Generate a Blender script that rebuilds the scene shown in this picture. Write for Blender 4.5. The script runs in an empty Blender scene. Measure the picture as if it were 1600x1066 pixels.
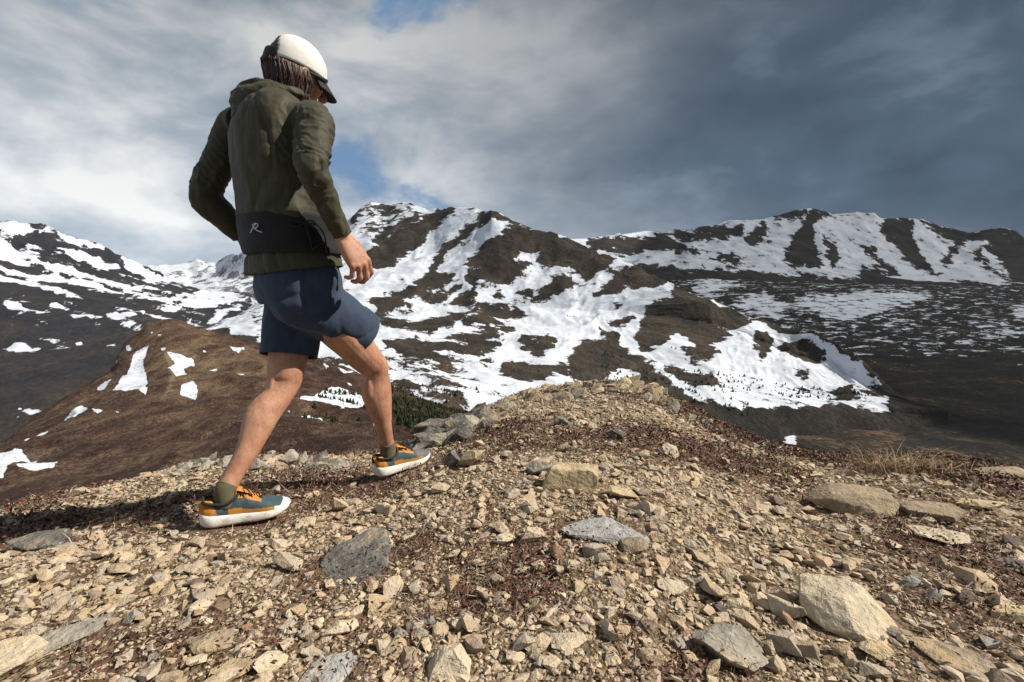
import bpy, bmesh, math, random
import numpy as np
from mathutils import Vector, Matrix
from math import radians as rad

SC = bpy.context.scene
COL = SC.collection
rng = np.random.default_rng(7)
random.seed(7)

# ------------------------------------------------------------------ camera, sky, sun, exposure
F_PX = 760.0                      # focal length in pixels of a 1600 x 1066 frame
CZ = 0.70                         # lens height over the local ground
PITCH = math.atan((533 - 430) / F_PX)
SUN_AZ = rad(90)                 # clockwise from +Y (the view direction)
SUN_EL = rad(43)
SUN_DIR = Vector((math.sin(SUN_AZ) * math.cos(SUN_EL), math.cos(SUN_AZ) * math.cos(SUN_EL), math.sin(SUN_EL)))

cam = bpy.data.cameras.new('camera')
cam.sensor_width = 36.0
cam.lens = F_PX / 1600 * 36
cam.clip_start = 0.05
cam.clip_end = 60000
cam_o = bpy.data.objects.new('camera', cam)
cam_o.location = (0, 0, CZ)
cam_o.rotation_euler = (rad(90) - PITCH, 0, 0)
COL.objects.link(cam_o)
SC.camera = cam_o

SC.render.engine = 'CYCLES'
SC.cycles.use_denoising = True
SC.cycles.max_bounces = 6
SC.cycles.volume_bounces = 0
SC.view_settings.view_transform = 'Standard'
SC.view_settings.look = 'None'
SC.view_settings.gamma = 1.0
SC.view_settings.use_curve_mapping = False
SC.view_settings.exposure = 0.55

sun = bpy.data.lights.new('sun', 'SUN')
sun.energy = 5.0
sun.angle = rad(0.5)
sun.color = (1.0, 0.93, 0.82)
sun_o = bpy.data.objects.new('sun', sun)
sun_o.rotation_euler = (-SUN_DIR).to_track_quat('-Z', 'Y').to_euler()
COL.objects.link(sun_o)


class NT:
    """small helper for building node trees"""
    def __init__(self, tree):
        self.t = tree
    def n(self, kind, **kw):
        nd = self.t.nodes.new(kind)
        ins = kw.pop('ins', {})
        for k, v in kw.items():
            setattr(nd, k, v)
        for k, v in ins.items():
            self.set(nd.inputs[k], v)
        return nd
    def set(self, sock, v):
        if isinstance(v, bpy.types.NodeSocket):
            self.t.links.new(v, sock)
        elif v is not None:
            sock.default_value = v
    def math(self, op, a, b=None, c=None, clamp=False):
        nd = self.t.nodes.new('ShaderNodeMath')
        nd.operation = op
        nd.use_clamp = clamp
        for i, v in enumerate((a, b, c)):
            if v is not None:
                self.set(nd.inputs[i], v)
        return nd.outputs[0]
    def vmath(self, op, a, b=None):
        nd = self.t.nodes.new('ShaderNodeVectorMath')
        nd.operation = op
        self.set(nd.inputs[0], a)
        if b is not None:
            self.set(nd.inputs[1], b)
        return nd.outputs[0]
    def noise(self, vec, scale, detail=4, rough=0.55, dist=0.0, lac=2.0):
        nd = self.n('ShaderNodeTexNoise', ins={'Scale': scale, 'Detail': detail, 'Roughness': rough,
                                               'Distortion': dist, 'Lacunarity': lac})
        if vec is not None:
            self.set(nd.inputs['Vector'], vec)
        return nd.outputs['Fac']
    def smooth(self, x, lo, hi):
        nd = self.n('ShaderNodeMapRange', interpolation_type='SMOOTHSTEP')
        for k, v in (('Value', x), ('From Min', lo), ('From Max', hi)):
            self.set(nd.inputs[k], v)
        return nd.outputs[0]
    def lin(self, x, lo, hi, a=0.0, b=1.0):
        nd = self.n('ShaderNodeMapRange')
        for k, v in (('Value', x), ('From Min', lo), ('From Max', hi), ('To Min', a), ('To Max', b)):
            self.set(nd.inputs[k], v)
        return nd.outputs[0]
    def mix(self, f, a, b, mode='MIX'):
        nd = self.n('ShaderNodeMix', data_type='RGBA', blend_type=mode)
        self.set(nd.inputs[0], f)
        for s, v in ((nd.inputs[6], a), (nd.inputs[7], b)):
            if isinstance(v, (tuple, list)) and len(v) == 3:
                v = (*v, 1)
            self.set(s, v)
        return nd.outputs[2]
    def ramp(self, f, stops, interp='LINEAR'):
        nd = self.n('ShaderNodeValToRGB')
        cr = nd.color_ramp
        cr.interpolation = interp
        while len(cr.elements) < len(stops):
            cr.elements.new(0.5)
        for e, (p, c) in zip(cr.elements, stops):
            e.position = p
            e.color = (*c, 1) if len(c) == 3 else c
        self.set(nd.inputs[0], f)
        return nd.outputs[0]


# ---- world: physical sky with a broken cloud deck, a storm bank towards +X
W = bpy.data.worlds.new('World')
SC.world = W
W.use_nodes = True
W.node_tree.nodes.clear()
w = NT(W.node_tree)
sky = w.n('ShaderNodeTexSky', sky_type='NISHITA', sun_disc=False, sun_elevation=SUN_EL, sun_rotation=SUN_AZ,
          altitude=900.0, air_density=1.0, dust_density=0.6, ozone_density=1.2)
tc = w.n('ShaderNodeTexCoord')
d = tc.outputs['Generated']
sep = w.n('ShaderNodeSeparateXYZ', ins={0: d})
dx, dy, dz = sep.outputs
zz = w.math('ADD', w.math('MAXIMUM', dz, 0.0), 0.22)
px_ = w.math('DIVIDE', dx, zz)
py_ = w.math('DIVIDE', dy, zz)
plane = w.n('ShaderNodeCombineXYZ', ins={0: px_, 1: py_, 2: 0.0}).outputs[0]
SKM = (16.0, 6.5, 5.0)
SKO = (4.8, 16.5, 0.0)
puff = w.n('ShaderNodeCombineXYZ', ins={0: dx, 1: dy, 2: w.math('MULTIPLY', dz, 1.9)}).outputs[0]
big = w.noise(w.vmath('ADD', puff, SKO), 1.5, 6, 0.5, 0.4)
mid = w.noise(w.vmath('ADD', puff, SKM), 3.4, 12, 0.55, 0.25)
tilt = w.n('ShaderNodeCombineXYZ', ins={0: w.math('ADD', dx, w.math('MULTIPLY', dz, 1.2)), 1: dy, 2: w.math('SUBTRACT', w.math('MULTIPLY', dz, 3.4), w.math('MULTIPLY', dx, 1.0))}).outputs[0]
streak = w.noise(tilt, 2.4, 9, 0.55, 0.3)
# storm: how far towards +X, made uneven by the large noise
sx = w.math('ADD', w.math('ADD', dx, w.math('MULTIPLY', w.math('SUBTRACT', big, 0.5), 0.7)),
            w.math('MULTIPLY', w.math('SUBTRACT', mid, 0.5), 0.35))
storm = w.smooth(sx, -0.30, 0.46)
tex = w.math('ADD', w.math('MULTIPLY', w.math('SUBTRACT', mid, 0.5), 1.9), w.math('MULTIPLY', w.math('SUBTRACT', streak, 0.5), 0.8))
high = w.lin(dz, 0.0, 0.5, 1.24, 0.58)          # cloud bases overhead are greyer than the bright band low down
light = w.ramp(w.math('ADD', w.math('MULTIPLY', tex, 1.15), 0.56),
               [(0.15, (2.2, 2.9, 3.8)), (0.5, (4.5, 5.1, 5.7)), (0.88, (8.4, 8.5, 8.5))])
dark = w.ramp(w.math('ADD', w.math('MULTIPLY', tex, 0.85), 0.42),
              [(0.1, (0.46, 0.74, 1.12)), (0.5, (0.92, 1.36, 1.94)), (0.9, (2.3, 3.0, 3.8))])
cloud = w.mix(storm, light, dark)
cloud = w.mix(1.0, cloud, w.n('ShaderNodeCombineXYZ', ins={0: high, 1: high, 2: high}).outputs[0], 'MULTIPLY')
SKG = (0.6, 19.4, 3.9)
gap = w.noise(w.vmath('ADD', puff, SKG), 3.2, 10, 0.58, 0.3)
cover = w.smooth(w.math('ADD', w.math('ADD', gap, w.math('MULTIPLY', w.math('SUBTRACT', mid, 0.5), 0.35)), w.math('MULTIPLY', storm, 0.32)), 0.325, 0.465)
skyc = w.mix(0.82, sky.outputs[0], (1.5, 2.7, 4.6), 'MIX')
final = w.mix(cover, skyc, cloud)
bg = w.n('ShaderNodeBackground', ins={'Color': final, 'Strength': 0.070})
w.n('ShaderNodeOutputWorld', ins={'Surface': bg.outputs[0]})


# ------------------------------------------------------------------ helpers
CP, SP = math.cos(PITCH), math.sin(PITCH)

def ray(px, py):
    """direction per metre of forward (world Y) distance"""
    x = (np.asarray(px, float) - 800) / F_PX
    v = (533 - np.asarray(py, float)) / F_PX
    fy = CP + v * SP
    fz = -SP + v * CP
    return x / fy, fz / fy

def at(px, py, Y):
    a, b = ray(px, py)
    return Vector((float(a * Y), float(Y), float(CZ + b * Y)))

def to_px(p):
    """world point(s) (n,3) -> picture position in the 1600 x 1066 frame and depth"""
    p = np.asarray(p, float)
    q = p - np.array([0, 0, CZ])
    dep = q[..., 1] * CP - q[..., 2] * SP
    up = q[..., 1] * SP + q[..., 2] * CP
    dep = np.where(np.abs(dep) < 1e-6, 1e-6, dep)
    return 800 + F_PX * q[..., 0] / dep, 533 - F_PX * up / dep, dep

def _hash(ix, iy, iz, seed):
    h = (ix.astype(np.int64) * 374761393 + iy.astype(np.int64) * 668265263 + iz.astype(np.int64) * 2147483647 + seed * 974634777)
    h = (h ^ (h >> 13)) * 1274126177
    h = (h ^ (h >> 16)) & 0xFFFFFF
    return h.astype(np.float64) / 0xFFFFFF

def vnoise(x, y, z=None, seed=0):
    """value noise in -1..1"""
    x = np.asarray(x, float); y = np.asarray(y, float)
    z = np.zeros_like(x) if z is None else np.asarray(z, float)
    ix, iy, iz = np.floor(x), np.floor(y), np.floor(z)
    fx, fy, fz = x - ix, y - iy, z - iz
    ux, uy, uz = (f * f * f * (f * (f * 6 - 15) + 10) for f in (fx, fy, fz))
    r = 0
    for a in (0, 1):
        wa = ux if a else 1 - ux
        for b in (0, 1):
            wb = uy if b else 1 - uy
            for c in (0, 1):
                wc = uz if c else 1 - uz
                r = r + wa * wb * wc * _hash(ix + a, iy + b, iz + c, seed)
    return r * 2 - 1

def fbm(x, y, z=None, seed=0, octaves=5, gain=0.5, ridged=False):
    s, a, f, tot = 0, 1.0, 1.0, 0
    for o in range(octaves):
        v = vnoise(np.asarray(x) * f, np.asarray(y) * f, None if z is None else np.asarray(z) * f, seed + o * 17)
        if ridged:
            v = 1 - 2 * np.abs(v)
        s = s + a * v
        tot += a
        a *= gain
        f *= 2.03
    return s / tot

def poly_sd(px, py, poly):
    """signed distance to a polygon, positive inside"""
    poly = np.asarray(poly, float)
    best = np.full(px.shape, 1e9)
    inside = np.zeros(px.shape, bool)
    n = len(poly)
    for i in range(n):
        a, b = poly[i], poly[(i + 1) % n]
        ex, ey = b - a
        l2 = ex * ex + ey * ey + 1e-9
        t = np.clip(((px - a[0]) * ex + (py - a[1]) * ey) / l2, 0, 1)
        best = np.minimum(best, (px - a[0] - t * ex) ** 2 + (py - a[1] - t * ey) ** 2)
        c = ((a[1] > py) != (b[1] > py)) & (px < (b[0] - a[0]) * (py - a[1]) / (b[1] - a[1] + 1e-12) + a[0])
        inside ^= c
    dd = np.sqrt(best)
    return np.where(inside, dd, -dd)

def mesh_np(name, verts, faces, smooth=True):
    """mesh from numpy arrays; faces (n,3) or (n,4)"""
    me = bpy.data.meshes.new(name)
    verts = np.asarray(verts, np.float32)
    faces = np.asarray(faces, np.int32)
    k = faces.shape[1]
    me.vertices.add(len(verts))
    me.vertices.foreach_set('co', verts.ravel())
    me.loops.add(faces.size)
    me.loops.foreach_set('vertex_index', faces.ravel())
    me.polygons.add(len(faces))
    me.polygons.foreach_set('loop_start', np.arange(0, faces.size, k, dtype=np.int32))
    me.polygons.foreach_set('use_smooth', np.full(len(faces), smooth, bool))
    me.update(calc_edges=True)
    me.validate()
    return me

def attr(me, name, vals):
    a = me.attributes.new(name, 'FLOAT', 'POINT')
    a.data.foreach_set('value', np.asarray(vals, np.float32))

def link(name, me, mat=None, parent=None):
    o = bpy.data.objects.new(name, me)
    COL.objects.link(o)
    if mat is not None and not me.materials:
        me.materials.append(mat)
    if parent is not None:
        o.parent = parent
    return o

def tag(o, label=None, cat=None, group=None, kind=None):
    for k, v in (('label', label), ('category', cat), ('group', group), ('kind', kind)):
        if v:
            o[k] = v
    return o

def grid_faces(nu, nv):
    i = np.arange(nu - 1)[:, None] * nv + np.arange(nv - 1)[None, :]
    i = i.ravel()
    return np.stack([i, i + nv, i + nv + 1, i + 1], 1)

def new_mat(name):
    m = bpy.data.materials.new(name)
    m.use_nodes = True
    m.node_tree.nodes.clear()
    return m, NT(m.node_tree)

def finish(nt, color, rough=0.9, normal=None, spec=0.3, **extra):
    ins = {'Base Color': (*color, 1) if isinstance(color, tuple) and len(color) == 3 else color, 'Roughness': rough,
           'Specular IOR Level': spec}
    ins.update(extra)
    if normal is not None:
        ins['Normal'] = normal
    b = nt.n('ShaderNodeBsdfPrincipled', ins=ins)
    nt.n('ShaderNodeOutputMaterial', ins={'Surface': b.outputs[0]})
    return b

def bump(nt, h, strength=0.5, dist=0.01, normal=None):
    nd = nt.n('ShaderNodeBump', ins={'Strength': strength, 'Distance': dist, 'Height': h})
    if normal is not None:
        nt.set(nd.inputs['Normal'], normal)
    return nd.outputs[0]
# ------------------------------------------------------------------ far terrain
def R3(l): return [(280 + x / 3.438, 540 + y / 3.438) for x, y in l]
def R4(l): return [(x / 2.3175, 300 + y / 2.3175) for x, y in l]
def R5(l): return [(540 + x / 2.8056, 280 + y / 2.8056) for x, y in l]
def R6(l): return [(1000 + x / 2.423, 300 + y / 2.423) for x, y in l]

def terrain_mat(name, cols, scale, snow_noise=0.55, streak=None, bump_d=4.0, contrast=1.3, ys=0.5, fine=0.9, snow_col=(0.60, 0.64, 0.71), grass=None):
    """ground cover by world position: bare cover colours, snow where the mesh carries it"""
    m, t = new_mat(name)
    geo = t.n('ShaderNodeNewGeometry')
    pos = geo.outputs['Position']
    p = pos
    if streak is not None:
        mp = t.n('ShaderNodeMapping', vector_type='TEXTURE', ins={'Rotation': streak[0], 'Scale': streak[1]})
        t.set(mp.inputs['Vector'], pos)
        p = mp.outputs[0]
    iso = t.vmath('MULTIPLY', pos, (1.0, ys, 1.0))     # slopes face the view, so patches run longer down-slope
    n1 = t.noise(p, scale, 9, 0.62, 0.3)
    n2 = t.noise(iso, scale * 0.6, 6, 0.6, 0.4)
    n3 = t.noise(iso, scale * 7, 6, 0.68)
    sn = t.n('ShaderNodeAttribute', attribute_name='snow').outputs['Fac']
    tone = t.n('ShaderNodeAttribute', attribute_name='tone').outputs['Fac']
    v = t.math('ADD', sn, t.math('MULTIPLY', t.math('SUBTRACT', n1, 0.5), snow_noise * 5.5))
    v = t.math('ADD', v, t.math('MULTIPLY', t.math('SUBTRACT', n3, 0.5), snow_noise * 1.7))
    mask = t.smooth(v, 0.45, 0.55)
    f = t.math('ADD', t.math('ADD', t.math('MULTIPLY', t.math('SUBTRACT', n2, 0.5), contrast), t.math('MULTIPLY', t.math('SUBTRACT', n3, 0.5), contrast * fine)), tone)
    bare = t.ramp(f, cols)
    speck = t.lin(t.noise(iso, scale * 16, 3, 0.7), 0.25, 0.75, 0.6, 1.4)
    bare = t.mix(1.0, bare, t.n('ShaderNodeCombineXYZ', ins={0: speck, 1: speck, 2: speck}).outputs[0], 'MULTIPLY')
    old = t.mix(t.smooth(t.math('ADD', t.math('MULTIPLY', n2, 0.5), t.math('MULTIPLY', n1, 0.5)), 0.36, 0.60), tuple(c * 0.72 for c in snow_col), snow_col)
    col = t.mix(mask, bare, old)
    h = t.math('ADD', t.math('MULTIPLY', n3, t.math('SUBTRACT', 1.0, t.math('MULTIPLY', mask, 0.8))), t.math('MULTIPLY', mask, 0.25))
    finish(t, col, t.lin(mask, 0, 1, 0.95, 0.6), bump(t, h, 0.8, bump_d), spec=0.15)
    return m

def loft(lines, nu, nvs, pxr=None, back=None):
    """terrain sheet through lines of (px, py, Y); returns grid positions and the picture position each was drawn for.
    the last line is the crest; behind it the land falls away again (back = list of (dY factor, drop))"""
    lo = min(l[0][0] for l in lines) if pxr is None else pxr[0]
    hi = max(l[-1][0] for l in lines) if pxr is None else pxr[1]
    u = np.linspace(lo, hi, nu)
    PY, LY = [], []
    for l in lines:
        a = np.array(l, float)
        PY.append(np.interp(u, a[:, 0], a[:, 1]))
        LY.append(np.interp(u, a[:, 0], np.log(a[:, 2])))
    PY, LY = np.array(PY), np.array(LY)
    ps, ys = [], []
    for k in range(len(lines) - 1):
        t = np.linspace(0, 1, nvs[k], endpoint=(k == len(lines) - 2))
        i0, i3 = max(k - 1, 0), min(k + 2, len(lines) - 1)
        for tt in t:
            def cr(A):
                p0, p1, p2, p3 = A[i0], A[k], A[k + 1], A[i3]
                return 0.5 * (2 * p1 + (p2 - p0) * tt + (2 * p0 - 5 * p1 + 4 * p2 - p3) * tt ** 2 + (3 * p1 - p0 - 3 * p2 + p3) * tt ** 3)
            lin_py = PY[k] * (1 - tt) + PY[k + 1] * tt
            ps.append(cr(PY) * 0.6 + lin_py * 0.4)
            ys.append(LY[k] * (1 - tt) + LY[k + 1] * tt)
    ps, ys = np.array(ps).T, np.exp(np.array(ys).T)          # (nu, nv)
    U = np.repeat(u[:, None], ps.shape[1], 1)
    a, b = ray(U, ps)
    P = np.stack([a * ys, ys, CZ + b * ys], -1)
    if back:
        rows = []
        for fy, drop in back:
            Yb = ys[:, -1] * fy
            zb = P[:, -1, 2] - drop * (Yb - ys[:, -1])
            rows.append(np.stack([P[:, -1, 0] * (1 + (fy - 1) * 0.7), Yb, zb], -1))
        P = np.concatenate([P, np.stack(rows, 1)], 1)
        U = np.concatenate([U] + [U[:, -1:]] * len(rows), 1)
        ps = np.concatenate([ps] + [ps[:, -1:]] * len(rows), 1)
    return P, U, ps

def field(U, V, snow=(), bare=(), base=0.5, soft=7.0, soft_b=None, warp=7.0, grow=0.0):
    U, V = U + warp * fbm(U / 34, V / 22, seed=301, octaves=5, gain=0.6) * 1.6, V + warp * fbm(U / 34, V / 22, seed=302, octaves=5, gain=0.6)
    f = np.full(U.shape, base, float)
    for p in snow:
        f = np.maximum(f, np.clip(0.5 + poly_sd(U, V, p) / (2 * soft), 0, 1))
    for p in bare:
        f = np.minimum(f, np.clip(0.5 - (poly_sd(U, V, p) + grow) / (2 * (soft_b or soft)), 0, 1))
    return f

def land(name, P, snow, tone, mat, label=None):
    me = mesh_np(name, P.reshape(-1, 3), grid_faces(P.shape[0], P.shape[1]))
    attr(me, 'snow', snow.ravel())
    attr(me, 'tone', tone.ravel())
    o = link(name, me, mat)
    tag(o, label, 'mountain' if 'mountain' in name or 'peak' in name else 'hill' if 'knoll' in name else 'valley', None, 'structure')
    return o

def rugged(P, amp, s, seed, ridged=True, crest_keep=1.0):
    x, y = P[..., 0] / s, P[..., 1] / s
    wx = fbm(x * 0.7, y * 0.7, seed=seed + 91, octaves=3) * 0.6
    n = fbm(x + wx, y - wx, seed=seed, octaves=7, gain=0.55, ridged=ridged)
    P[..., 2] += n * amp
    return P

# --- distant snow peaks at the head of the valley
L = [
    [(60, 480, 7000), (500, 480, 7000)],
    [(60, 450, 8500), (240, 440, 8500), (300, 447, 8600), (345, 440, 8600), (500, 430, 8300)],
    [(60, 420, 9400), (200, 424, 9400), (245, 417, 9400), (280, 413, 9500), (296, 409, 9600), (309, 406, 9600), (322, 411, 9600),
     (338, 414, 9500), (352, 404, 9300), (365, 398, 9000), (372, 401, 8900), (385, 392, 8800), (420, 380, 8700), (500, 370, 8600)],
]
P, U, V = loft(L, 190, [24, 50], back=[(1.03, 0.3), (1.12, 0.5)])
P = rugged(P, 75, 900, 3)
m_far = terrain_mat('far_snow', [(0.3, (0.10, 0.10, 0.12)), (0.7, (0.16, 0.15, 0.16))], 0.004, 0.5, bump_d=25)
snw = 0.74 + 0.12 * np.clip((410 - V) / 20, -1, 0) - 0.10 * (U > 340)
land('distant_snow_peaks', P, snw, np.full(U.shape, 0.5), m_far, 'pale snow peaks closing the head of the valley')

# --- long mountainside left of the valley
L = [
    [(-700, 900, 700), (0, 800, 800), (420, 640, 1100), (700, 620, 1300)],
    [(-700, 700, 1150), (0, 650, 1250), (200, 600, 1500), (420, 540, 2000), (700, 520, 2300)],
    [(-700, 560, 1900), (0, 510, 2100), (200, 500, 2500), (330, 485, 3200), (420, 475, 3700), (700, 470, 4000)],
    [(-700, 450, 2700), (0, 425, 2900), (120, 432, 3300), (250, 450, 4000), (340, 462, 4800), (420, 466, 5200), (700, 466, 5600)],
    [(-700, 330, 3300), (-100, 345, 3300), (0, 350, 3350), (18, 347, 3380), (30, 352, 3400), (58, 351, 3450), (70, 350, 3480), (90, 360, 3520), (108, 368, 3560), (128, 374, 3650),
     (155, 383, 3800), (180, 399, 4000), (205, 406, 4200), (228, 417, 4450), (245, 424, 4700), (262, 436, 4900), (290, 449, 5300), (330, 458, 5800), (420, 462, 6200), (700, 462, 6500)],
]
P, U, V = loft(L, 380, [26, 44, 56, 84], pxr=(-500, 600), back=[(1.02, 0.4), (1.1, 0.6)])
P = rugged(P, 36, 420, 11)
streaks = [R4(q) for q in (
    [(-60, 150), (40, 185), (72, 226), (-60, 226)],
    [(0, 112), (60, 112), (110, 125), (140, 150), (90, 165), (30, 150), (-30, 140)],
    [(190, 140), (260, 165), (310, 185), (270, 205), (215, 180)],
    [(280, 168), (330, 185), (385, 215), (330, 210)],
    [(-40, 258), (100, 286), (250, 318), (380, 352), (500, 384), (400, 378), (200, 334), (60, 304), (-40, 284)],
    [(-40, 296), (90, 322), (200, 358), (330, 408), (260, 404), (100, 354), (-40, 316)],
    [(110, 238), (240, 284), (380, 326), (500, 346), (640, 362), (560, 370), (420, 354), (260, 314), (130, 262)],
    [(200, 205), (300, 222), (430, 270), (440, 290), (380, 292), (260, 252)],
    [(420, 225), (500, 252), (560, 290), (660, 338), (560, 324), (460, 286)],
    [(430, 385), (560, 388), (700, 372), (820, 350), (880, 360), (800, 385), (690, 400), (560, 402)],
    [(600, 408), (700, 395), (850, 372), (870, 395), (780, 420), (690, 430)],
    [(750, 470), (800, 440), (860, 410), (880, 420), (820, 455), (770, 480)],
    [(540, 425), (620, 415), (680, 425), (600, 440)],
    [(0, 590), (60, 563), (160, 583), (120, 602), (30, 606)],
    [(370, 455), (450, 447), (520, 455), (450, 478), (390, 470)],
    [(240, 455), (330, 455), (390, 470), (330, 480), (260, 470)],
    [(0, 405), (60, 412), (90, 432), (200, 452), (120, 458), (20, 436)],
    [(140, 548), (200, 540), (250, 555), (190, 562)], [(270, 550), (300, 540), (310, 560), (280, 566)],
    [(200, 700), (250, 690), (240, 702)], [(0, 712), (40, 708), (20, 720)], [(60, 800), (110, 800), (155, 822), (110, 842)],
    [(35, 845), (80, 840), (70, 852)], [(385, 560), (420, 556), (420, 570)])]
base = 0.29 + 0.15 * np.clip((430 - V) / 70, 0, 1) + 0.05 * np.exp(-((V - 500) / 30) ** 2) - 0.15 * np.clip((V - 560) / 60, 0, 1)
base += 0.10 * np.exp(-((U - 330) / 110) ** 2) * np.exp(-((V - 470) / 26) ** 2)
lean = V - 0.24 * U
band = fbm(U / 110, lean / 5.5, seed=55, octaves=4, gain=0.55)
base = base + 0.42 * band * np.clip((V - 372) / 20, 0, 1) * np.clip((540 - V) / 50, 0.25, 1)
snw = np.maximum(base, field(U, V, streaks, base=0.0, soft=6) * 0.9 + 0.18 * band)
tone = 0.5 + 0.25 * np.clip((V - 600) / 60, 0, 1) - 0.05 * np.clip((560 - V) / 100, 0, 1)
m_left = terrain_mat('left_mountainside', [(0.2, (0.012, 0.013, 0.018)), (0.5, (0.022, 0.021, 0.024)), (0.75, (0.042, 0.033, 0.027)), (0.98, (0.08, 0.06, 0.04))], 0.0085, 0.20,
                     ((0, 0, rad(-62)), (2.6, 0.7, 1.0)), bump_d=9)
land('left_mountainside', P, snw, tone, m_left, 'long dark mountainside streaked with snow left of the valley')

# --- right-hand range under the storm
L = [
    [(700, 470, 3300), (1000, 455, 3300), (1600, 470, 3000), (2200, 480, 2800)],
    [(700, 440, 3700), (1000, 428, 3700), (1300, 438, 3600), (1600, 445, 3500), (2200, 450, 3300)],
    [(700, 405, 4100), (900, 396, 4200), (1100, 392, 4300), (1300, 390, 4300), (1600, 410, 4200), (2200, 400, 4000)],
    [(700, 385, 4700), (860, 378, 4700), (900, 373, 4700), (960, 366, 4750), (1000, 366, 4800), (1050, 363, 4800), (1080, 362, 4800),
     (1130, 351, 4850), (1165, 345, 4850), (1200, 341, 4900), (1232, 337, 4900), (1252, 331, 4900), (1275, 331, 4900), (1300, 336, 4900), (1330, 333, 4900), (1352, 334, 4850),
     (1385, 341, 4800), (1410, 342, 4800), (1440, 345, 4750), (1480, 355, 4700), (1515, 364, 4650), (1535, 358, 4600), (1560, 357, 4600), (1580, 362, 4550), (1605, 376, 4500),
     (1700, 366, 4400), (1850, 350, 4300), (2200, 360, 4200)],
]
P, U, V = loft(L, 420, [16, 40, 70], pxr=(720, 2050), back=[(1.02, 0.4), (1.1, 0.6)])
P = rugged(P, 46, 520, 23)
bare = [R6(q) for q in (
    [(-200, 170), (0, 178), (60, 158), (180, 152), (280, 140), (385, 132), (392, 170), (300, 182), (220, 190), (150, 195), (232, 225), (200, 240), (90, 237), (0, 240), (-200, 235)],
    [(400, 170), (482, 108), (492, 150), (462, 200), (412, 215), (370, 200)],
    [(570, 180), (600, 128), (640, 70), (700, 85), (755, 98), (682, 112), (655, 142), (672, 200), (680, 240), (702, 280), (680, 302), (600, 292), (540, 262), (556, 220)],
    [(700, 165), (742, 200), (762, 260), (740, 292), (708, 240)], [(490, 82), (622, 70), (600, 102), (500, 107)],
    [(835, 205), (870, 200), (922, 268), (1000, 312), (960, 322), (896, 268)],
    [(935, 92), (1040, 100), (1032, 170), (1100, 290), (1135, 322), (1060, 302), (1000, 250), (960, 200), (898, 150)],
    [(1050, 100), (1130, 122), (1280, 140), (1340, 128), (1420, 150), (1700, 180), (1700, 330), (1420, 345), (1350, 322), (1250, 240), (1332, 212), (1320, 190), (1232, 200), (1185, 250), (1165, 300), (1140, 270), (1192, 202), (1100, 142)],
    [(250, 240), (340, 245), (420, 275), (360, 285), (270, 265)],
    [(400, 292), (480, 300), (640, 322), (820, 345), (850, 275), (905, 280), (965, 332), (1100, 340), (1200, 350), (1700, 360), (1700, 440), (-300, 440), (-300, 285), (0, 272), (250, 296)])]
snow_r = [R6(q) for q in ([(1200, 240), (1240, 275), (1290, 340), (1230, 345), (1190, 300)], [(1300, 215), (1360, 260), (1400, 330), (1360, 300), (1300, 250)],
                          [(90, 170), (230, 205), (390, 180), (400, 220), (290, 236), (200, 225)],
                          [(1450, 190), (1500, 240), (1540, 320), (1490, 290)], [(1560, 200), (1620, 270), (1640, 330), (1590, 280)])]
snw = field(U, V, (), bare, base=0.80, soft=8)
snw = np.maximum(snw, field(U, V, snow_r, base=0.0, soft=6))
snw = snw - 0.16 * np.clip((V - 436) / 10, 0, 1)
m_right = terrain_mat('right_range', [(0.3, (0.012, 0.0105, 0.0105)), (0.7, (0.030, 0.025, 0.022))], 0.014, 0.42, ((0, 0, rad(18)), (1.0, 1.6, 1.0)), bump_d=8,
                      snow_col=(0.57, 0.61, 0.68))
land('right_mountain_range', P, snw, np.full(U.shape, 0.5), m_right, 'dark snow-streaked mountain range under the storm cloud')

# --- valley between the ridge and the right-hand range
L = [
    [(400, 1150, 120), (2400, 1150, 120)],
    [(400, 860, 300), (800, 860, 330), (1600, 860, 330), (2400, 860, 300)],
    [(400, 740, 620), (1000, 740, 640), (1600, 745, 560), (2400, 760, 500)],
    [(400, 660, 1050), (1000, 655, 1100), (1600, 645, 950), (2400, 650, 900)],
    [(400, 580, 1650), (1000, 570, 1700), (1600, 560, 1500), (2400, 560, 1400)],
    [(400, 510, 2300), (1000, 500, 2400), (1600, 495, 2300), (2400, 490, 2100)],
    [(400, 455, 3400), (900, 440, 3500), (1100, 436, 3500), (1250, 440, 3500), (1600, 448, 3300), (2400, 450, 3100)],
]
P, U, V = loft(L, 420, [16, 30, 46, 50, 50, 40], pxr=(560, 2100), back=[(1.02, 0.1), (1.2, 0.2)])
P = rugged(P, 15, 190, 31, ridged=False)
sn = [R6(q) for q in (
    [(190, 345), (280, 308), (322, 330), (382, 338), (402, 370), (332, 380), (262, 414), (220, 390)],
    [(330, 430), (400, 390), (480, 380), (560, 412), (622, 385), (722, 388), (862, 366), (1000, 372), (1145, 378), (1060, 424), (980, 454), (900, 474), (800, 504), (700, 474), (600, 464), (545, 440), (565, 470), (522, 505), (440, 474)],
    [(1310, 520), (1380, 498), (1445, 530), (1380, 562)], [(1388, 430), (1600, 415), (1600, 480), (1410, 492)], [(520, 915), (602, 918), (592, 978), (550, 952)],
    [(580, 480), (630, 520), (600, 530)], [(880, 490), (1000, 500), (1040, 520), (940, 525)], [(1060, 595), (1140, 590), (1130, 612), (1070, 616)], [(1300, 405), (1370, 400), (1350, 420)],
    [(1640, 500), (1750, 480), (1800, 530), (1700, 550)], [(650, 930), (685, 935), (670, 952)])]
base = 0.29 + 0.05 * np.exp(-((V - 520) / 40) ** 2) - 0.30 * np.clip((V - 545) / 30, 0, 1)
snw = np.maximum(base, field(U, V, sn, base=0.0, soft=11) * 0.70)
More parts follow.
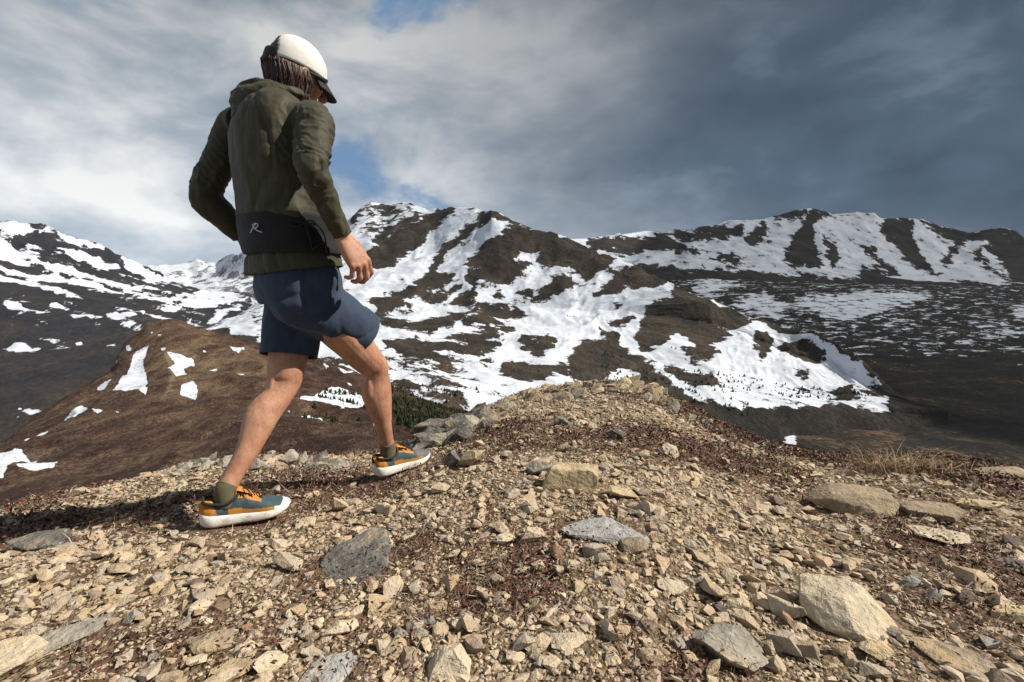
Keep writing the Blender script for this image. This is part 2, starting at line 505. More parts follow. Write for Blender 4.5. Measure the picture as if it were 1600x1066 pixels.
tone = 0.40 + 0.10 * np.clip((V - 590) / 60, 0, 1) + 0.04 * np.clip((V - 660) / 60, 0, 1) + 0.34 * fbm(P[..., 0] / 150, P[..., 1] / 60, seed=71, octaves=6, gain=0.62)
m_val = terrain_mat('valley_brush', [(0.28, (0.007, 0.0075, 0.007)), (0.52, (0.015, 0.0135, 0.0105)), (0.68, (0.030, 0.024, 0.017)), (0.84, (0.085, 0.056, 0.034)), (1.0, (0.13, 0.085, 0.048))], 0.022, 0.40,
                    ((0, 0, rad(12)), (1.3, 1.0, 1.0)), bump_d=6, contrast=1.5, ys=0.4, fine=1.3)
land('valley_floor', P, snw, tone, m_val, 'dark brushy valley with brown clearings below the ridge')

# --- middle mountain, two summits and a long shoulder falling right
L = [
    [(250, 800, 520), (640, 820, 560), (1050, 840, 600), (1260, 860, 640), (1420, 860, 680), (1500, 860, 700)],
    [(250, 620, 820), (640, 625, 800), (900, 615, 900), (1050, 640, 900), (1200, 655, 880), (1330, 650, 900), (1420, 655, 900), (1500, 670, 880)],
    [(250, 560, 1100), (500, 555, 1100), (640, 560, 1100), (800, 560, 1200), (1000, 565, 1200), (1150, 580, 1120), (1270, 610, 1050), (1380, 640, 960), (1420, 650, 930), (1500, 665, 900)],
    [(250, 556, 1300), (380, 520, 1500), (600, 490, 1700), (800, 480, 1750), (950, 490, 1600), (1060, 500, 1450), (1160, 525, 1300), (1270, 570, 1150), (1380, 634, 985), (1420, 648, 940), (1500, 664, 905)],
    [(250, 545, 1500), (380, 500, 1900), (540, 410, 2300), (680, 400, 2250), (780, 390, 2050), (860, 410, 1950), (960, 440, 1750), (1060, 470, 1520), (1160, 505, 1340), (1270, 555, 1170), (1380, 630, 1000), (1420, 646, 950), (1500, 663, 910)],
    [(250, 530, 1700), (340, 509, 1900), (380, 490, 2100), (440, 440, 2500), (500, 380, 2800), (545, 345, 3000), (556, 330, 3050), (566, 322, 3080), (580, 314, 3100), (592, 317, 3100), (604, 321, 3050), (622, 319, 2950), (645, 321, 2850),
     (672, 329, 2750), (690, 330, 2650), (705, 327, 2600), (730, 328, 2500), (752, 330, 2400), (768, 329, 2300), (782, 335, 2270), (800, 348, 2220), (825, 358, 2170), (845, 364, 2120), (880, 374, 2050),
     (905, 386, 2000), (930, 398, 1930), (960, 410, 1850), (1000, 425, 1750), (1035, 442, 1650), (1060, 456, 1590), (1100, 470, 1500), (1160, 490, 1400), (1210, 504, 1320), (1250, 516, 1240), (1290, 535, 1170),
     (1330, 562, 1100), (1365, 594, 1050), (1392, 620, 1010), (1420, 640, 970), (1500, 662, 915)],
]
P, U, V = loft(L, 560, [16, 44, 56, 60, 70], pxr=(250, 1480), back=[(1.015, 0.3), (1.08, 0.6), (1.25, 0.6)])
P = rugged(P, 24, 260, 41)
bare = [R5(q) for q in (
    [(60, 335), (150, 288), (222, 240), (300, 190), (400, 150), (465, 124), (482, 150), (422, 182), (362, 232), (332, 282), (282, 312), (232, 342), (192, 370), (202, 395), (160, 402), (110, 372)],
    [(130, 275), (190, 225), (250, 188), (330, 158), (300, 185), (230, 225), (160, 270)],
    [(500, 240), (562, 188), (640, 132), (665, 158), (722, 190), (805, 222), (785, 242), (702, 202), (652, 182), (592, 198), (542, 252), (482, 292), (432, 342), (402, 402), (475, 425), (422, 462), (330, 492), (318, 462), (372, 410), (402, 350), (442, 290)],
    [(640, 282), (702, 240), (745, 218), (832, 222), (902, 245), (985, 272), (1062, 318), (1122, 350), (1168, 380), (1130, 412), (1060, 442), (1020, 402), (980, 382), (930, 402), (862, 382), (842, 352), (862, 312), (802, 322), (762, 312), (722, 362), (792, 372), (742, 402), (782, 422), (722, 462), (662, 472), (602, 442), (562, 482), (520, 452), (540, 420), (602, 402), (530, 382), (582, 340)],
    [(748, 508), (830, 512), (882, 480), (930, 450), (985, 442), (985, 490), (902, 522), (850, 532), (790, 532)],
    [(1095, 525), (1160, 472), (1220, 408), (1300, 398), (1425, 458), (1382, 482), (1300, 492), (1240, 482), (1200, 512), (1120, 518)],
    [(110, 545), (180, 518), (262, 498), (322, 488), (392, 498), (450, 480), (505, 466), (472, 492), (402, 532), (312, 532), (222, 552), (292, 570), (232, 582), (150, 602)],
    [(458, 545), (502, 502), (562, 502), (584, 520), (542, 554), (490, 548)], [(650, 512), (680, 496), (705, 514), (680, 524)],
    [(340, 624), (432, 600), (542, 588), (642, 574), (785, 564), (772, 592), (722, 604), (602, 602), (562, 592), (482, 622), (432, 652), (392, 684), (340, 664), (180, 645), (160, 618)],
    [(515, 622), (592, 608), (662, 618), (695, 635), (640, 642), (650, 660), (684, 690), (642, 712), (562, 722), (455, 706), (542, 692), (612, 672), (622, 648), (542, 642)],
    [(680, 655), (730, 645), (735, 662), (700, 672)],
    [(180, 720), (272, 713), (402, 720), (522, 730), (602, 725), (685, 730), (652, 762), (562, 792), (472, 788), (412, 762), (350, 772), (422, 802), (465, 832), (420, 834), (330, 802), (262, 782), (200, 762)],
    [(705, 820), (802, 818), (852, 828), (965, 852), (902, 852), (832, 884), (762, 884), (700, 852)], [(758, 722), (840, 732), (882, 702), (914, 718), (892, 764), (850, 758), (780, 758)],
    [(965, 822), (1040, 738), (1132, 730), (1152, 700), (1115, 658), (1182, 690), (1204, 742), (1262, 792), (1345, 822), (1312, 842), (1200, 832), (1122, 872), (1050, 872), (980, 852)],
    [(1170, 640), (1220, 618), (1270, 625), (1230, 645)], [(1190, 560), (1210, 570), (1190, 585)], [(820, 760), (850, 765), (875, 790), (830, 785)], [(600, 820), (640, 812), (650, 824)],
    [(20, 160), (60, 120), (80, 135), (40, 180)], [(110, 120), (170, 105), (230, 130), (180, 140)])]
bare += [R6(q) for q in (
    [(0, 565), (20, 460), (90, 430), (160, 380), (262, 425), (362, 462), (440, 488), (362, 522), (290, 530), (345, 560), (258, 592), (305, 642), (200, 662), (160, 620), (205, 602), (182, 562), (130, 540), (90, 592), (20, 612)],
    [(420, 480), (522, 510), (622, 540), (722, 580), (802, 630), (852, 690), (922, 780), (1000, 850), (1010, 800), (800, 560), (500, 460)],
    [(430, 540), (482, 530), (502, 592), (472, 655), (440, 582)], [(528, 602), (582, 578), (642, 588), (705, 640), (662, 664), (580, 652)], [(105, 680), (202, 690), (305, 742), (232, 744), (150, 712)],
    [(600, 700), (635, 705), (615, 725)], [(740, 762), (802, 756), (822, 802), (760, 792)],
    [(0, 660), (110, 715), (200, 810), (350, 835), (600, 838), (700, 822), (780, 826), (900, 846), (1000, 860), (1000, 1000), (0, 1000)])]
bare += [[(1392, 560), (1700, 560), (1700, 900), (1392, 900)]]
bare += [[(200, 545), (330, 520), (345, 512), (400, 540), (480, 560), (560, 590), (600, 620), (600, 720), (200, 760)]]
snow_m = [R4([(800, 490), (830, 458), (880, 458), (905, 425), (935, 500), (935, 550), (860, 512)])]
base = 0.80 - 0.32 * np.exp(-((U - 600) / 60) ** 2) * np.clip((400 - V) / 40, 0, 1) - 0.22 * np.exp(-((U - 900) / 140) ** 2) * np.clip((480 - V) / 40, 0, 1)
base = base - 0.30 * np.clip((430 - U) / 40, 0, 1)
base = base + 0.06 * np.exp(-((U - 860) / 130) ** 2) * np.exp(-((V - 540) / 50) ** 2)
base = base - 0.13 * np.clip((U - 1200) / 60, 0, 1) * np.clip((V - 570) / 30, 0, 1)
base = base - 0.28 * np.clip((V - 548) / 20, 0, 1) * np.clip((760 - U) / 60, 0, 1) - 0.1 * np.clip((V - 590) / 20, 0, 1)
snw = np.minimum(base, field(U, V, (), bare, base=1.0, soft=9, grow=3.0))
snw = np.maximum(snw, field(U, V, snow_m, base=0.0, soft=5))
tone = 0.48 + 0.14 * np.clip((V - 560) / 40, 0, 1) * np.clip((1000 - U) / 80, 0, 1) + 0.06 * np.exp(-((U - 1100) / 90) ** 2) - 0.2 * np.clip((V - 600) / 30, 0, 1) * np.clip((U - 1000) / 60, 0, 1)
m_mid = terrain_mat('middle_mountain', [(0.2, (0.012, 0.012, 0.011)), (0.5, (0.034, 0.028, 0.022)), (0.78, (0.065, 0.050, 0.037)), (0.98, (0.075, 0.040, 0.027))], 0.024, 0.31,
                    ((0, 0, rad(-28)), (1.5, 0.9, 1.0)), bump_d=5)
MID_P, MID_U, MID_V, MID_S = P, U, V, snw
land('middle_mountain', P, snw, tone, m_mid, 'sunlit mountain half covered in snow with two summits')

# --- brown knoll at the end of the ridge, left
L = [
    [(-500, 1500, 10), (0, 1250, 12), (600, 1150, 14), (900, 1100, 20)],
    [(-500, 960, 26), (0, 850, 30), (300, 800, 32), (600, 780, 36), (900, 770, 46)],
    [(-500, 860, 44), (0, 760, 52), (200, 738, 56), (420, 715, 60), (640, 700, 70), (900, 705, 90)],
    [(-500, 800, 70), (0, 712, 88), (100, 680, 100), (240, 655, 105), (420, 640, 110), (640, 660, 130), (900, 690, 140)],
    [(-500, 775, 85), (0, 699, 105), (60, 660, 125), (130, 622, 145), (190, 590, 160), (260, 575, 165), (360, 585, 165), (480, 600, 175), (640, 640, 190), (760, 660, 200), (900, 700, 180)],
    [(-500, 760, 95), (-60, 722, 108), (0, 694, 118), (40, 668, 130), (70, 648, 140), (110, 622, 155), (140, 606, 165), (160, 590, 172), (176, 578, 180), (186, 556, 188), (198, 536, 196), (212, 520, 202),
     (230, 506, 206), (256, 497, 210), (285, 500, 212), (320, 514, 214), (345, 522, 216), (380, 532, 220), (420, 545, 225), (480, 562, 235), (540, 578, 245), (600, 600, 255), (660, 628, 255), (720, 648, 250), (780, 665, 240), (900, 705, 220)],
]
P, U, V = loft(L, 420, [12, 30, 44, 60, 76], pxr=(-480, 880), back=[(1.03, 0.35), (1.2, 0.75), (1.8, 0.8)])
P = rugged(P, 2.4, 24, 53)
sn = [R4(q) for q in (
    [(402, 722), (440, 690), (470, 640), (492, 588), (522, 560), (540, 570), (522, 612), (527, 650), (542, 690), (522, 738), (482, 727)], [(348, 727), (402, 682), (412, 690), (370, 727)],
    [(600, 590), (642, 592), (702, 608), (705, 626), (662, 640), (682, 672), (642, 674), (608, 642), (640, 625)], [(653, 742), (660, 708), (692, 700), (718, 710), (712, 747)],
    [(228, 827), (282, 778), (318, 795), (272, 822)], [(322, 807), (375, 803), (352, 817)], [(85, 928), (172, 873), (176, 888), (112, 916)], [(-80, 1000), (62, 950), (138, 964), (112, 987), (-10, 1042), (-80, 1060)],
    [(-40, 1060), (70, 1022), (60, 1038), (0, 1062)], [(68, 1042), (132, 1010), (225, 995), (192, 1022)],
    [(395, 637), (442, 598), (452, 594), (420, 627)], [(450, 572), (465, 560), (478, 568), (460, 580)], [(572, 573), (603, 573), (590, 587)], [(540, 512), (552, 508), (552, 520)], [(565, 515), (582, 512), (580, 520)],
    [(828, 557), (882, 578), (862, 587), (840, 575)], [(755, 635), (785, 632), (785, 642)], [(840, 652), (890, 656), (880, 664)], [(732, 570), (750, 572), (742, 580)], [(412, 800), (436, 802), (425, 810)],
    [(515, 726), (532, 728), (525, 742)])]
sn += [R3(q) for q in (
    [(650, 305), (772, 255), (862, 230), (962, 258), (1010, 345), (870, 345), (780, 333)], [(652, 388), (702, 376), (775, 432), (700, 412)], [(715, 36), (852, 48), (972, 102), (880, 95), (780, 62)],
    [(860, 128), (945, 160), (882, 152)], [(770, 105), (805, 120), (790, 132)], [(905, 200), (935, 210), (918, 222)], [(940, 150), (1010, 165), (1000, 180)], [(1030, 450), (1065, 465), (1060, 490)],
    [(580, 345), (600, 350), (590, 362)], [(1080, 150), (1160, 160), (1180, 210), (1120, 190)], [(1180, 370), (1220, 400), (1190, 392)], [(1235, 380), (1285, 415), (1262, 425)])]
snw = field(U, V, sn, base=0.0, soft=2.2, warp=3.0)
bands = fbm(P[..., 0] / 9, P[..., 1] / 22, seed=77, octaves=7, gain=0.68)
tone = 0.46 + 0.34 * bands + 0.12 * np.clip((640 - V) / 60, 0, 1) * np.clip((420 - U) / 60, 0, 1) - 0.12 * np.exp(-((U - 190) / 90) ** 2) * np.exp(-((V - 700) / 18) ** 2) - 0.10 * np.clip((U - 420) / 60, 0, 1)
tr = np.exp(-((U - (258 + 12 * np.sin(V / 22))) / 4.0) ** 2) * np.clip((V - 545) / 15, 0, 1) * np.clip((630 - V) / 10, 0, 1)
tone = tone + 0.4 * tr
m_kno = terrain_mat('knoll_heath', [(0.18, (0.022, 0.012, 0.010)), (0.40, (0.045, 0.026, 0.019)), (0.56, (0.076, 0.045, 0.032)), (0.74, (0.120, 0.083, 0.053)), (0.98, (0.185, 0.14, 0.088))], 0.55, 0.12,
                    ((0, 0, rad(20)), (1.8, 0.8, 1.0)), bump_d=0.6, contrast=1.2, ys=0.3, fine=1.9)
KN_P, KN_U, KN_V = P, U, V
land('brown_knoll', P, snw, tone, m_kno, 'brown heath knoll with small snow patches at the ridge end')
# ------------------------------------------------------------------ near ground: the stony ridge top
EDGE = np.array([  # picture column, row of the skyline of the near ground, distance
    (-900, 900, 2.6), (-300, 850, 2.9), (0, 792, 3.3), (100, 768, 3.6), (200, 748, 3.9), (300, 722, 4.2), (420, 716, 4.6), (520, 718, 4.7), (600, 712, 4.8), (650, 690, 5.0), (700, 668, 5.3), (760, 640, 5.8),
    (830, 612, 6.4), (900, 598, 6.8), (960, 596, 6.8), (1020, 606, 6.6), (1060, 630, 6.0), (1120, 664, 5.2), (1200, 700, 4.5), (1300, 718, 4.0), (1450, 716, 3.6), (1600, 738, 3.2), (1900, 790, 2.8), (2600, 900, 2.4)], float)
EDGE[:, 2] *= 0.91

def ground_base(x, y):
    x = np.asarray(x, float); y = np.asarray(y, float)
    r = np.hypot(x, y)
    th = np.arctan2(x, np.maximum(y, 1e-6) if np.ndim(y) == 0 else y)
    th = np.clip(th, -1.18, 1.18)
    px = 800 + F_PX * np.tan(th) * 0.965
    pe = np.interp(px, EDGE[:, 0], EDGE[:, 1])
    Ye = np.interp(px, EDGE[:, 0], EDGE[:, 2])
    _, s = ray(800, pe)
    ze = CZ + s * Ye
    re = Ye / np.cos(th)
    t = r / re
    zi = ze * np.minimum(t, 1) ** 2.0
    over = np.maximum(r - re, 0) * np.cos(th)
    s0 = 2 * ze / Ye
    drop = s0 * over - np.where(over < 3, over ** 2 * 0.12, 3 * 0.12 * (2 * over - 3))
    drop = np.maximum(drop, -0.72 * over)
    fade = np.clip((r - 250) / 100, 0, 1)
    return zi + drop - fade * 20

def ground_z(x, y):
    z = ground_base(x, y)
    r = np.hypot(x, y)
    fall = np.clip(r / 1.2, 0.3, 1)
    z = z + fall * (0.045 * fbm(np.asarray(x) / 0.9, np.asarray(y) / 0.9, seed=5, octaves=4) + 0.010 * fbm(np.asarray(x) / 0.12, np.asarray(y) / 0.12, seed=6, octaves=3))
    return z

def hit(px, py, z_off=0.0):
    """where the view ray through a picture position meets the near ground"""
    a, b = ray(px, py)
    Y = np.geomspace(0.3, 14, 1500)
    dz = CZ + b * Y - (ground_z(a * Y, Y) + z_off)
    k = np.argmax(dz <= 0)
    if dz[k] > 0:
        k = len(Y) - 1
    return Vector((float(a * Y[k]), float(Y[k]), float(CZ + b * Y[k])))

# stones, soil and heath share these tones
TAN = [(0.0, (0.357, 0.275, 0.190)), (0.16, (0.457, 0.363, 0.250)), (0.32, (0.537, 0.441, 0.316)), (0.46, (0.428, 0.352, 0.262)), (0.58, (0.368, 0.315, 0.249)), (0.72, (0.476, 0.362, 0.242)), (0.86, (0.417, 0.311, 0.201)), (0.91, (0.290, 0.275, 0.246)),
       (0.96, (0.316, 0.201, 0.124)), (1.0, (0.119, 0.115, 0.110))]

def stone_mat(name, source, tint=None, lichen=0.35, sc=1.0, pale=(0.42, 0.40, 0.35)):
    m, t = new_mat(name)
    tcn = t.n('ShaderNodeTexCoord')
    geo = t.n('ShaderNodeNewGeometry')
    if source == 'attr':
        rnd = t.n('ShaderNodeAttribute', attribute_name='rnd').outputs['Fac']
    else:
        rnd = t.n('ShaderNodeObjectInfo').outputs['Random']
    pos = geo.outputs['Position']
    n1 = t.noise(pos, 22 / sc, 5, 0.6, 0.3)
    n2 = t.noise(pos, 95 / sc, 4, 0.65)
    n3 = t.noise(t.vmath('ADD', pos, (4.0, 9.0, 2.0)), 9 / sc, 6, 0.7, 0.6)
    if tint is None:
        base = t.ramp(rnd, TAN)
    else:
        base = t.ramp(n3, [(0.30, tint[0]), (0.50, tint[1]), (0.70, tint[2])])
    v = t.lin(t.math('ADD', t.math('MULTIPLY', n1, 0.55), t.math('MULTIPLY', n2, 0.45)), 0.3, 0.7, 0.66, 1.28)
    col = t.mix(1.0, base, t.n('ShaderNodeCombineXYZ', ins={0: v, 1: v, 2: v}).outputs[0], 'MULTIPLY')
    # ochre stain and dark lichen, each with a shape of its own
    col = t.mix(t.math('MULTIPLY', t.smooth(n3, 0.54, 0.66), 0.45), col, (0.44, 0.29, 0.13))
    lk = t.smooth(t.noise(t.vmath('ADD', pos, (1.0, 5.0, 7.0)), 30 / sc, 6, 0.75, 0.4), 0.58, 0.66)
    col = t.mix(t.math('MULTIPLY', lk, lichen), col, (0.075, 0.07, 0.06))
    lp = t.smooth(t.noise(t.vmath('ADD', pos, (8.0, 1.0, 3.0)), 42 / sc, 5, 0.7, 0.3), 0.62, 0.68)
    col = t.mix(t.math('MULTIPLY', lp, lichen * 0.9), col, pale)
    h = t.math('ADD', t.math('MULTIPLY', n1, 1.0), t.math('MULTIPLY', n2, 0.45))
    finish(t, col, 0.92, bump(t, h, 1.0, 0.014 * sc), spec=0.2)
    return m

def heath_amount(x, y):
    """0..1: where dwarf heath covers the stones"""
    px, py, _ = to_px(np.stack([x, y, ground_base(x, y)], -1))
    h = fbm(x / 0.55, y / 0.55, seed=61, octaves=4) * 0.95 - 0.02
    for cx, cy, rx, ry, a in ((1080, 690, 150, 36, 0.55), (1400, 725, 220, 26, 0.8), (1530, 760, 130, 40, 0.5), (760, 930, 110, 60, 0.45), (1010, 960, 90, 60, 0.35), (640, 860, 60, 40, 0.45), (880, 860, 110, 36, 0.3), (160, 1010, 120, 60, 0.3),
                          (560, 770, 90, 30, 0.25), (1450, 850, 140, 40, 0.35), (60, 800, 120, 30, 0.35), (1120, 1040, 120, 30, 0.45), (760, 690, 60, 25, 0.2), (1130, 740, 60, 30, 0.3), (900, 650, 60, 20, -0.3), (1320, 880, 110, 60, -0.4),
                          (1200, 850, 120, 50, -0.4), (250, 900, 160, 50, -0.3), (820, 780, 90, 40, -0.2)):
        h = h + a * np.exp(-((px - cx) / rx) ** 2 - ((py - cy) / ry) ** 2)
    return np.clip(h * 2.2, 0, 1)

# ground sheet
th = np.concatenate([np.linspace(-math.pi, -1.0, 70, endpoint=False), np.linspace(-1.0, 1.0, 380, endpoint=False), np.linspace(1.0, math.pi, 71)])
rr = np.concatenate([[0.02, 0.2, 0.4], np.geomspace(0.55, 9, 210), np.geomspace(9.6, 360, 40)])
TH, RR = np.meshgrid(th, rr, indexing='ij')
X, Yg = RR * np.sin(TH), RR * np.cos(TH)
Z = ground_z(X, Yg)
m_soil, t = new_mat('stony_soil')
pos = t.n('ShaderNodeNewGeometry').outputs['Position']
vor = t.n('ShaderNodeTexVoronoi', feature='F1', ins={'Scale': 75.0, 'Randomness': 1.0, 'Vector': pos})
vor2 = t.n('ShaderNodeTexVoronoi', feature='F1', ins={'Scale': 160.0, 'Randomness': 1.0, 'Vector': pos})
sepc = t.n('ShaderNodeSeparateColor', ins={0: vor.outputs['Color']})
pebble = t.ramp(sepc.outputs[0], [(0.0, (0.13, 0.092, 0.058)), (0.35, (0.23, 0.170, 0.108)), (0.7, (0.34, 0.265, 0.172)), (1.0, (0.42, 0.34, 0.23))])
soil = t.ramp(t.noise(pos, 14, 6, 0.65), [(0.3, (0.070, 0.047, 0.030)), (0.5, (0.14, 0.098, 0.060)), (0.7, (0.22, 0.16, 0.10))])
cov = t.smooth(t.noise(pos, 2.6, 6, 0.65, 0.4), 0.40, 0.56)
col = t.mix(t.math('MULTIPLY', cov, t.smooth(vor.outputs['Distance'], 0.62, 0.42)), soil, pebble)
heath = t.math('MULTIPLY', t.n('ShaderNodeAttribute', attribute_name='heath').outputs['Fac'], t.smooth(t.noise(pos, 9, 5, 0.7), 0.35, 0.55))
col = t.mix(t.math('MULTIPLY', heath, 0.9), col, t.ramp(t.noise(pos, 60, 4, 0.7), [(0.35, (0.032, 0.013, 0.012)), (0.5, (0.09, 0.040, 0.030)), (0.68, (0.19, 0.12, 0.075))]))
h = t.math('ADD', t.math('MULTIPLY', t.math('SUBTRACT', 1.0, vor.outputs['Distance']), 0.7), t.math('MULTIPLY', t.math('SUBTRACT', 1.0, vor2.outputs['Distance']), 0.4))
finish(t, col, 0.95, bump(t, h, 1.0, 0.012), spec=0.15)
me = mesh_np('ridge_ground', np.stack([X, Yg, Z], -1).reshape(-1, 3), grid_faces(len(th), len(rr))[:, ::-1])
attr(me, 'heath', heath_amount(X, Yg).ravel())
ground = link('ridge_ground', me, m_soil)
tag(ground, 'stony brown ridge top the walker crosses', 'ground', None, 'structure')

# ---- stones
def hull(points):
    bm = bmesh.new()
    vs = [bm.verts.new(p) for p in points]
    g = bmesh.ops.convex_hull(bm, input=vs, use_existing_faces=False)
    bad = [e for e in g['geom_interior'] if isinstance(e, bmesh.types.BMVert)]
    if bad:
        bmesh.ops.delete(bm, geom=bad, context='VERTS')
    lone = [v for v in bm.verts if not v.link_faces]
    if lone:
        bmesh.ops.delete(bm, geom=lone, context='VERTS')
    bmesh.ops.recalc_face_normals(bm, faces=bm.faces[:])
    return bm

def stone_points(r, n, dims, power=2.6):
    """random angular block: points on a squarish ellipsoid, some faces sliced flat"""
    p = r.normal(size=(n * 3, 3))
    q = p / (np.sum(np.abs(p) ** power, 1, keepdims=True) ** (1 / power))
    q *= r.uniform(0.78, 1.0, (len(q), 1))
    for _ in range(9):
        nrm = r.normal(size=3); nrm /= np.linalg.norm(nrm)
        dmax = r.uniform(0.34, 0.70)
        k = q @ nrm
        q = q - np.maximum(k - dmax, 0)[:, None] * nrm
    # thin to n well spread points
    keep = [int(r.integers(len(q)))]
    dd = np.full(len(q), 9.0)
    while len(keep) < n:
        dd = np.minimum(dd, np.linalg.norm(q - q[keep[-1]], axis=1))
        keep.append(int(np.argmax(dd * r.uniform(0.75, 1.0, len(q)))))
    return q[keep] * np.asarray(dims)

NV = 60
VAR = []           # (verts, tris)
for k in range(NV):
    r_ = np.random.default_rng(100 + k)
    n = int(r_.integers(8, 13)) if k < 40 else int(r_.integers(12, 19))
    bm = hull(stone_points(r_, n, (1.0, r_.uniform(0.55, 0.95), r_.uniform(0.34, 0.72))))
    bmesh.ops.triangulate(bm, faces=bm.faces[:])
    bm.verts.index_update()
    VAR.append((np.array([v.co[:] for v in bm.verts]), np.array([[v.index for v in f.verts] for f in bm.faces])))
    bm.free()

def rot_mats(r, n, tilt):
    """random yaw, small tilt"""
    yaw = r.uniform(0, 2 * math.pi, n)
    ax = r.uniform(0, 2 * math.pi, n)
    tl = np.abs(r.normal(0, tilt, n))
    K = np.zeros((n, 3, 3)); u = np.stack([np.cos(ax), np.sin(ax), np.zeros(n)], 1)
    K[:, 0, 1], K[:, 0, 2], K[:, 1, 0] = -u[:, 2], u[:, 1], u[:, 2]
    K[:, 1, 2], K[:, 2, 0], K[:, 2, 1] = -u[:, 0], -u[:, 1], u[:, 0]
    T = np.eye(3)[None] + np.sin(tl)[:, None, None] * K + (1 - np.cos(tl))[:, None, None] * (K @ K)
    c, s = np.cos(yaw), np.sin(yaw)
    Zr = np.zeros((n, 3, 3)); Zr[:, 0, 0], Zr[:, 0, 1], Zr[:, 1, 0], Zr[:, 1, 1], Zr[:, 2, 2] = c, -s, s, c, 1
    return T @ Zr

CELL = 0.006
GX0, GX1, GY0, GY1 = -8.0, 8.5, 0.3, 8.2
OCC = np.zeros((int((GX1 - GX0) / CELL), int((GY1 - GY0) / CELL)), bool)

def occ_mark(x, y, r):
    i0, i1 = int((x - r - GX0) / CELL), int((x + r - GX0) / CELL) + 1
    j0, j1 = int((y - r - GY0) / CELL), int((y + r - GY0) / CELL) + 1
    i0, j0 = max(i0, 0), max(j0, 0)
    if i1 <= i0 or j1 <= j0 or i0 >= OCC.shape[0] or j0 >= OCC.shape[1]:
        return
    ii = (np.arange(i0, min(i1, OCC.shape[0])) * CELL + GX0 - x)[:, None]
    jj = (np.arange(j0, min(j1, OCC.shape[1])) * CELL + GY0 - y)[None, :]
    OCC[i0:i1, j0:j1] |= (ii * ii + jj * jj) < r * r

def occ_test(x, y):
    i, j = int((x - GX0) / CELL), int((y - GY0) / CELL)
    if 0 <= i < OCC.shape[0] and 0 <= j < OCC.shape[1]:
        return OCC[i, j]
    return True

def rock_mesh(name, pts, seed, rough=0.02, cuts=4, bev=0.010):
    pts = np.asarray(pts, float)
    size = float(np.max(pts.max(0) - pts.min(0)))
    bm = hull(pts)
    bmesh.ops.dissolve_limit(bm, angle_limit=rad(4), verts=bm.verts[:], edges=bm.edges[:])
    bmesh.ops.bevel(bm, geom=bm.edges[:], offset=size * bev, segments=1, profile=0.6, affect='EDGES', clamp_overlap=True)
    bmesh.ops.triangulate(bm, faces=bm.faces[:])
    # even out: split the long edges a few times
    for _ in range(cuts):
        lim = size * 0.09
        le = [e for e in bm.edges if e.calc_length() > lim]
        if not le:
            break
        bmesh.ops.subdivide_edges(bm, edges=le, cuts=1, use_grid_fill=False)
        bmesh.ops.triangulate(bm, faces=[f for f in bm.faces if len(f.verts) > 3])
    bm.normal_update()
    co = np.array([v.co[:] for v in bm.verts])
    no = np.array([v.normal[:] for v in bm.verts])
    q = co / size
    n1 = fbm(q[:, 0] * 3.0, q[:, 1] * 3.0, q[:, 2] * 3.0, seed=seed, octaves=3)
    n2 = fbm(q[:, 0] * 11 + 0.6 * n1, q[:, 1] * 11, q[:, 2] * 17, seed=seed + 5, octaves=3, ridged=True)
    co = co + no * (size * rough * (n1 * 1.0 + n2 * 0.42))[:, None]
    for v, c in zip(bm.verts, co):
        v.co = c
    me = bpy.data.meshes.new(name)
    bm.to_mesh(me)
    bm.free()
    return me

T_TAN = ((0.33, 0.25, 0.15), (0.44, 0.35, 0.215), (0.50, 0.41, 0.27))
T_PALE = ((0.38, 0.32, 0.23), (0.47, 0.40, 0.29), (0.55, 0.48, 0.36))
T_GREY = ((0.18, 0.165, 0.14), (0.30, 0.27, 0.22), (0.42, 0.38, 0.31))
T_DARK = ((0.06, 0.058, 0.053), (0.125, 0.118, 0.105), (0.27, 0.25, 0.215))
T_BLUE = ((0.22, 0.215, 0.205), (0.33, 0.325, 0.31), (0.44, 0.425, 0.39))
T_BROWN = ((0.20, 0.15, 0.105), (0.30, 0.235, 0.16), (0.36, 0.30, 0.22))
RM = {k: stone_mat('rock_' + k, 'obj', v, l, 1.3) for k, v, l in (('tan', T_TAN, 0.3), ('pale', T_PALE, 0.28), ('grey', T_GREY, 0.6), ('dark', T_DARK, 0.75), ('blue', T_BLUE, 0.6), ('brown', T_BROWN, 0.5))}

